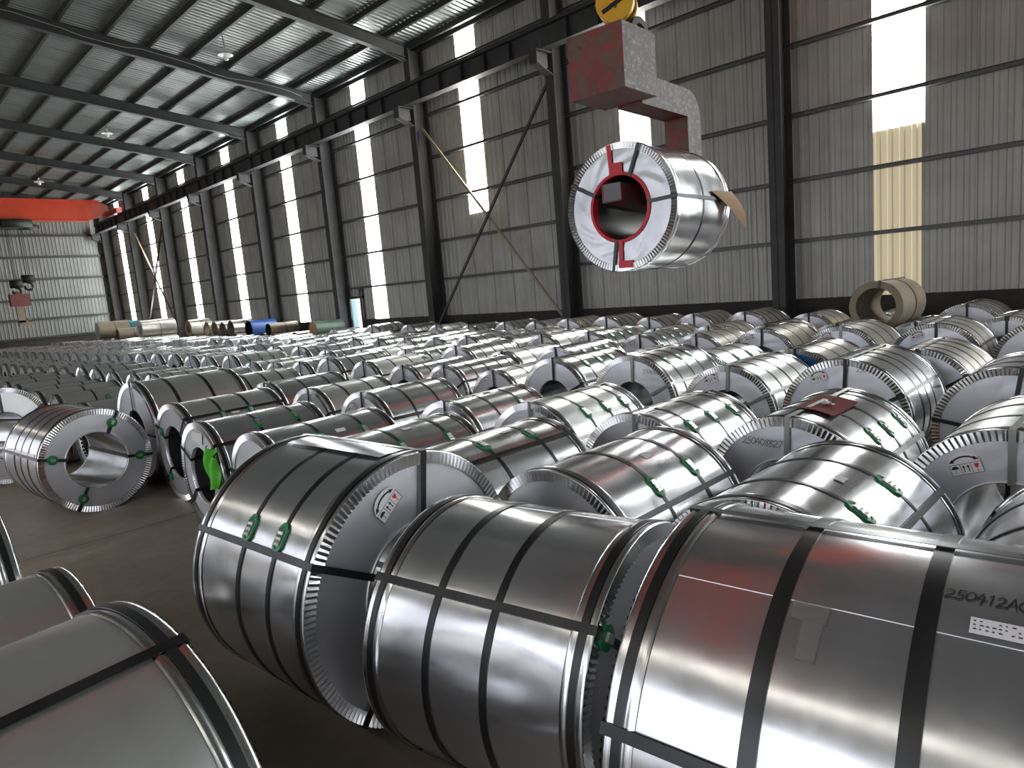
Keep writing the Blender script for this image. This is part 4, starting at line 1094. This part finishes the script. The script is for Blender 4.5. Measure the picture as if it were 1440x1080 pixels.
for dx in (-.03, .03):
    for dy in (-.14, .14): mb.tube([(HBX + dx, HBY + dy, HBZ), (HBX + dx, HBY + dy * .8, 7.84 - HZ)], .008, 6)
obj('wire_rope', mb.mesh('wire_rope', 'rope'), hb)

# ---- far crane: trolley and its two hooks
def hoist(crane_o, x, label_note):
    mb = MB(); mb.box((x - .9, -.5, 7.85), (x + .25, .5, 8.30)); mb.tube([(x - .8, -.55, 8.15), (x + .7, -.55, 8.15)], .24, 16); mb.tube([(x + .1, -.2, 7.95), (x + 1.0, -.2, 7.95)], .18, 14); mb.box((x - 1.5, -.4, 7.9), (x - .9, .4, 8.33)); mb.tube([(x + 1.0, -.2, 7.95), (x + 1.12, -.2, 7.95)], .12, 12)
    obj('hoist_trolley', mb.mesh('hoist_trolley', 'machine_green'), crane_o)
hoist(far_crane, 8.9, ''); hoist(near_crane, 5.5, '')
def far_hook(x, y, z, s, label):
    o = bpy.data.objects.new('crane_hook', None); COL.objects.link(o); o.location = (x, y, z); tag(o, label, 'hook')
    mb = MB(); mb.box((-.28 * s, -.12, .25 * s), (.28 * s, .12, .55 * s)); mb.tube([(-.3 * s, 0, .4 * s), (.3 * s, 0, .4 * s)], .24 * s, 14); obj('block', mb.mesh('block', 'black_iron'), o)
    mb = MB(); pts = [(.0 + .2 * s * math.cos(a), 0, -.05 * s + .22 * s * math.sin(a)) for a in [rad(100 - 290 * k / 12) for k in range(13)]]; mb.tube([(0, 0, .3 * s)] + pts, .07 * s, 8); obj('hook', mb.mesh('hook', 'black_iron'), o)
    mb = MB(); mb.tube([(-.06, 0, .5 * s), (-.06, 0, 7.84 - z)], .018, 6); mb.tube([(.06, 0, .5 * s), (.06, 0, 7.84 - z)], .018, 6); obj('wire_rope', mb.mesh('wire_rope', 'rope'), o)
    return o
far_hook(8.98, 49.9, 4.5, 1.0, 'bare black hook hanging before the far end wall')
far_hook(8.30, 49.6, 4.2, 1.0, 'black hook block holding the small red C-hook at the far end')
o = bpy.data.objects.new('coil_lifter', None); COL.objects.link(o); o.location = (8.30, 49.6, 3.85); tag(o, 'small red C-hook hanging empty before the far end wall', 'lifting hook')
mb = MB(); mb.box((-.45, -.3, -.55), (.5, .3, .15)); mb.box((-.1, -.12, .12), (.1, .12, .3)); obj('counterweight', mb.mesh('counterweight', 'hook_red'), o)
mb = MB(); mb.box((-.22, -.14, -1.55), (.14, .14, -.5)); mb.box((-.22, -.14, -1.75), (.45, .14, -1.42)); mb.box((.25, -.14, -1.5), (.45, .14, -1.3)); obj('hook_body', mb.mesh('hook_body', 'rusty'), o)

for ob in COL.objects:
    for key in ('R', 'w'):
        if key in ob.keys() and ob.type == 'EMPTY': del ob[key]
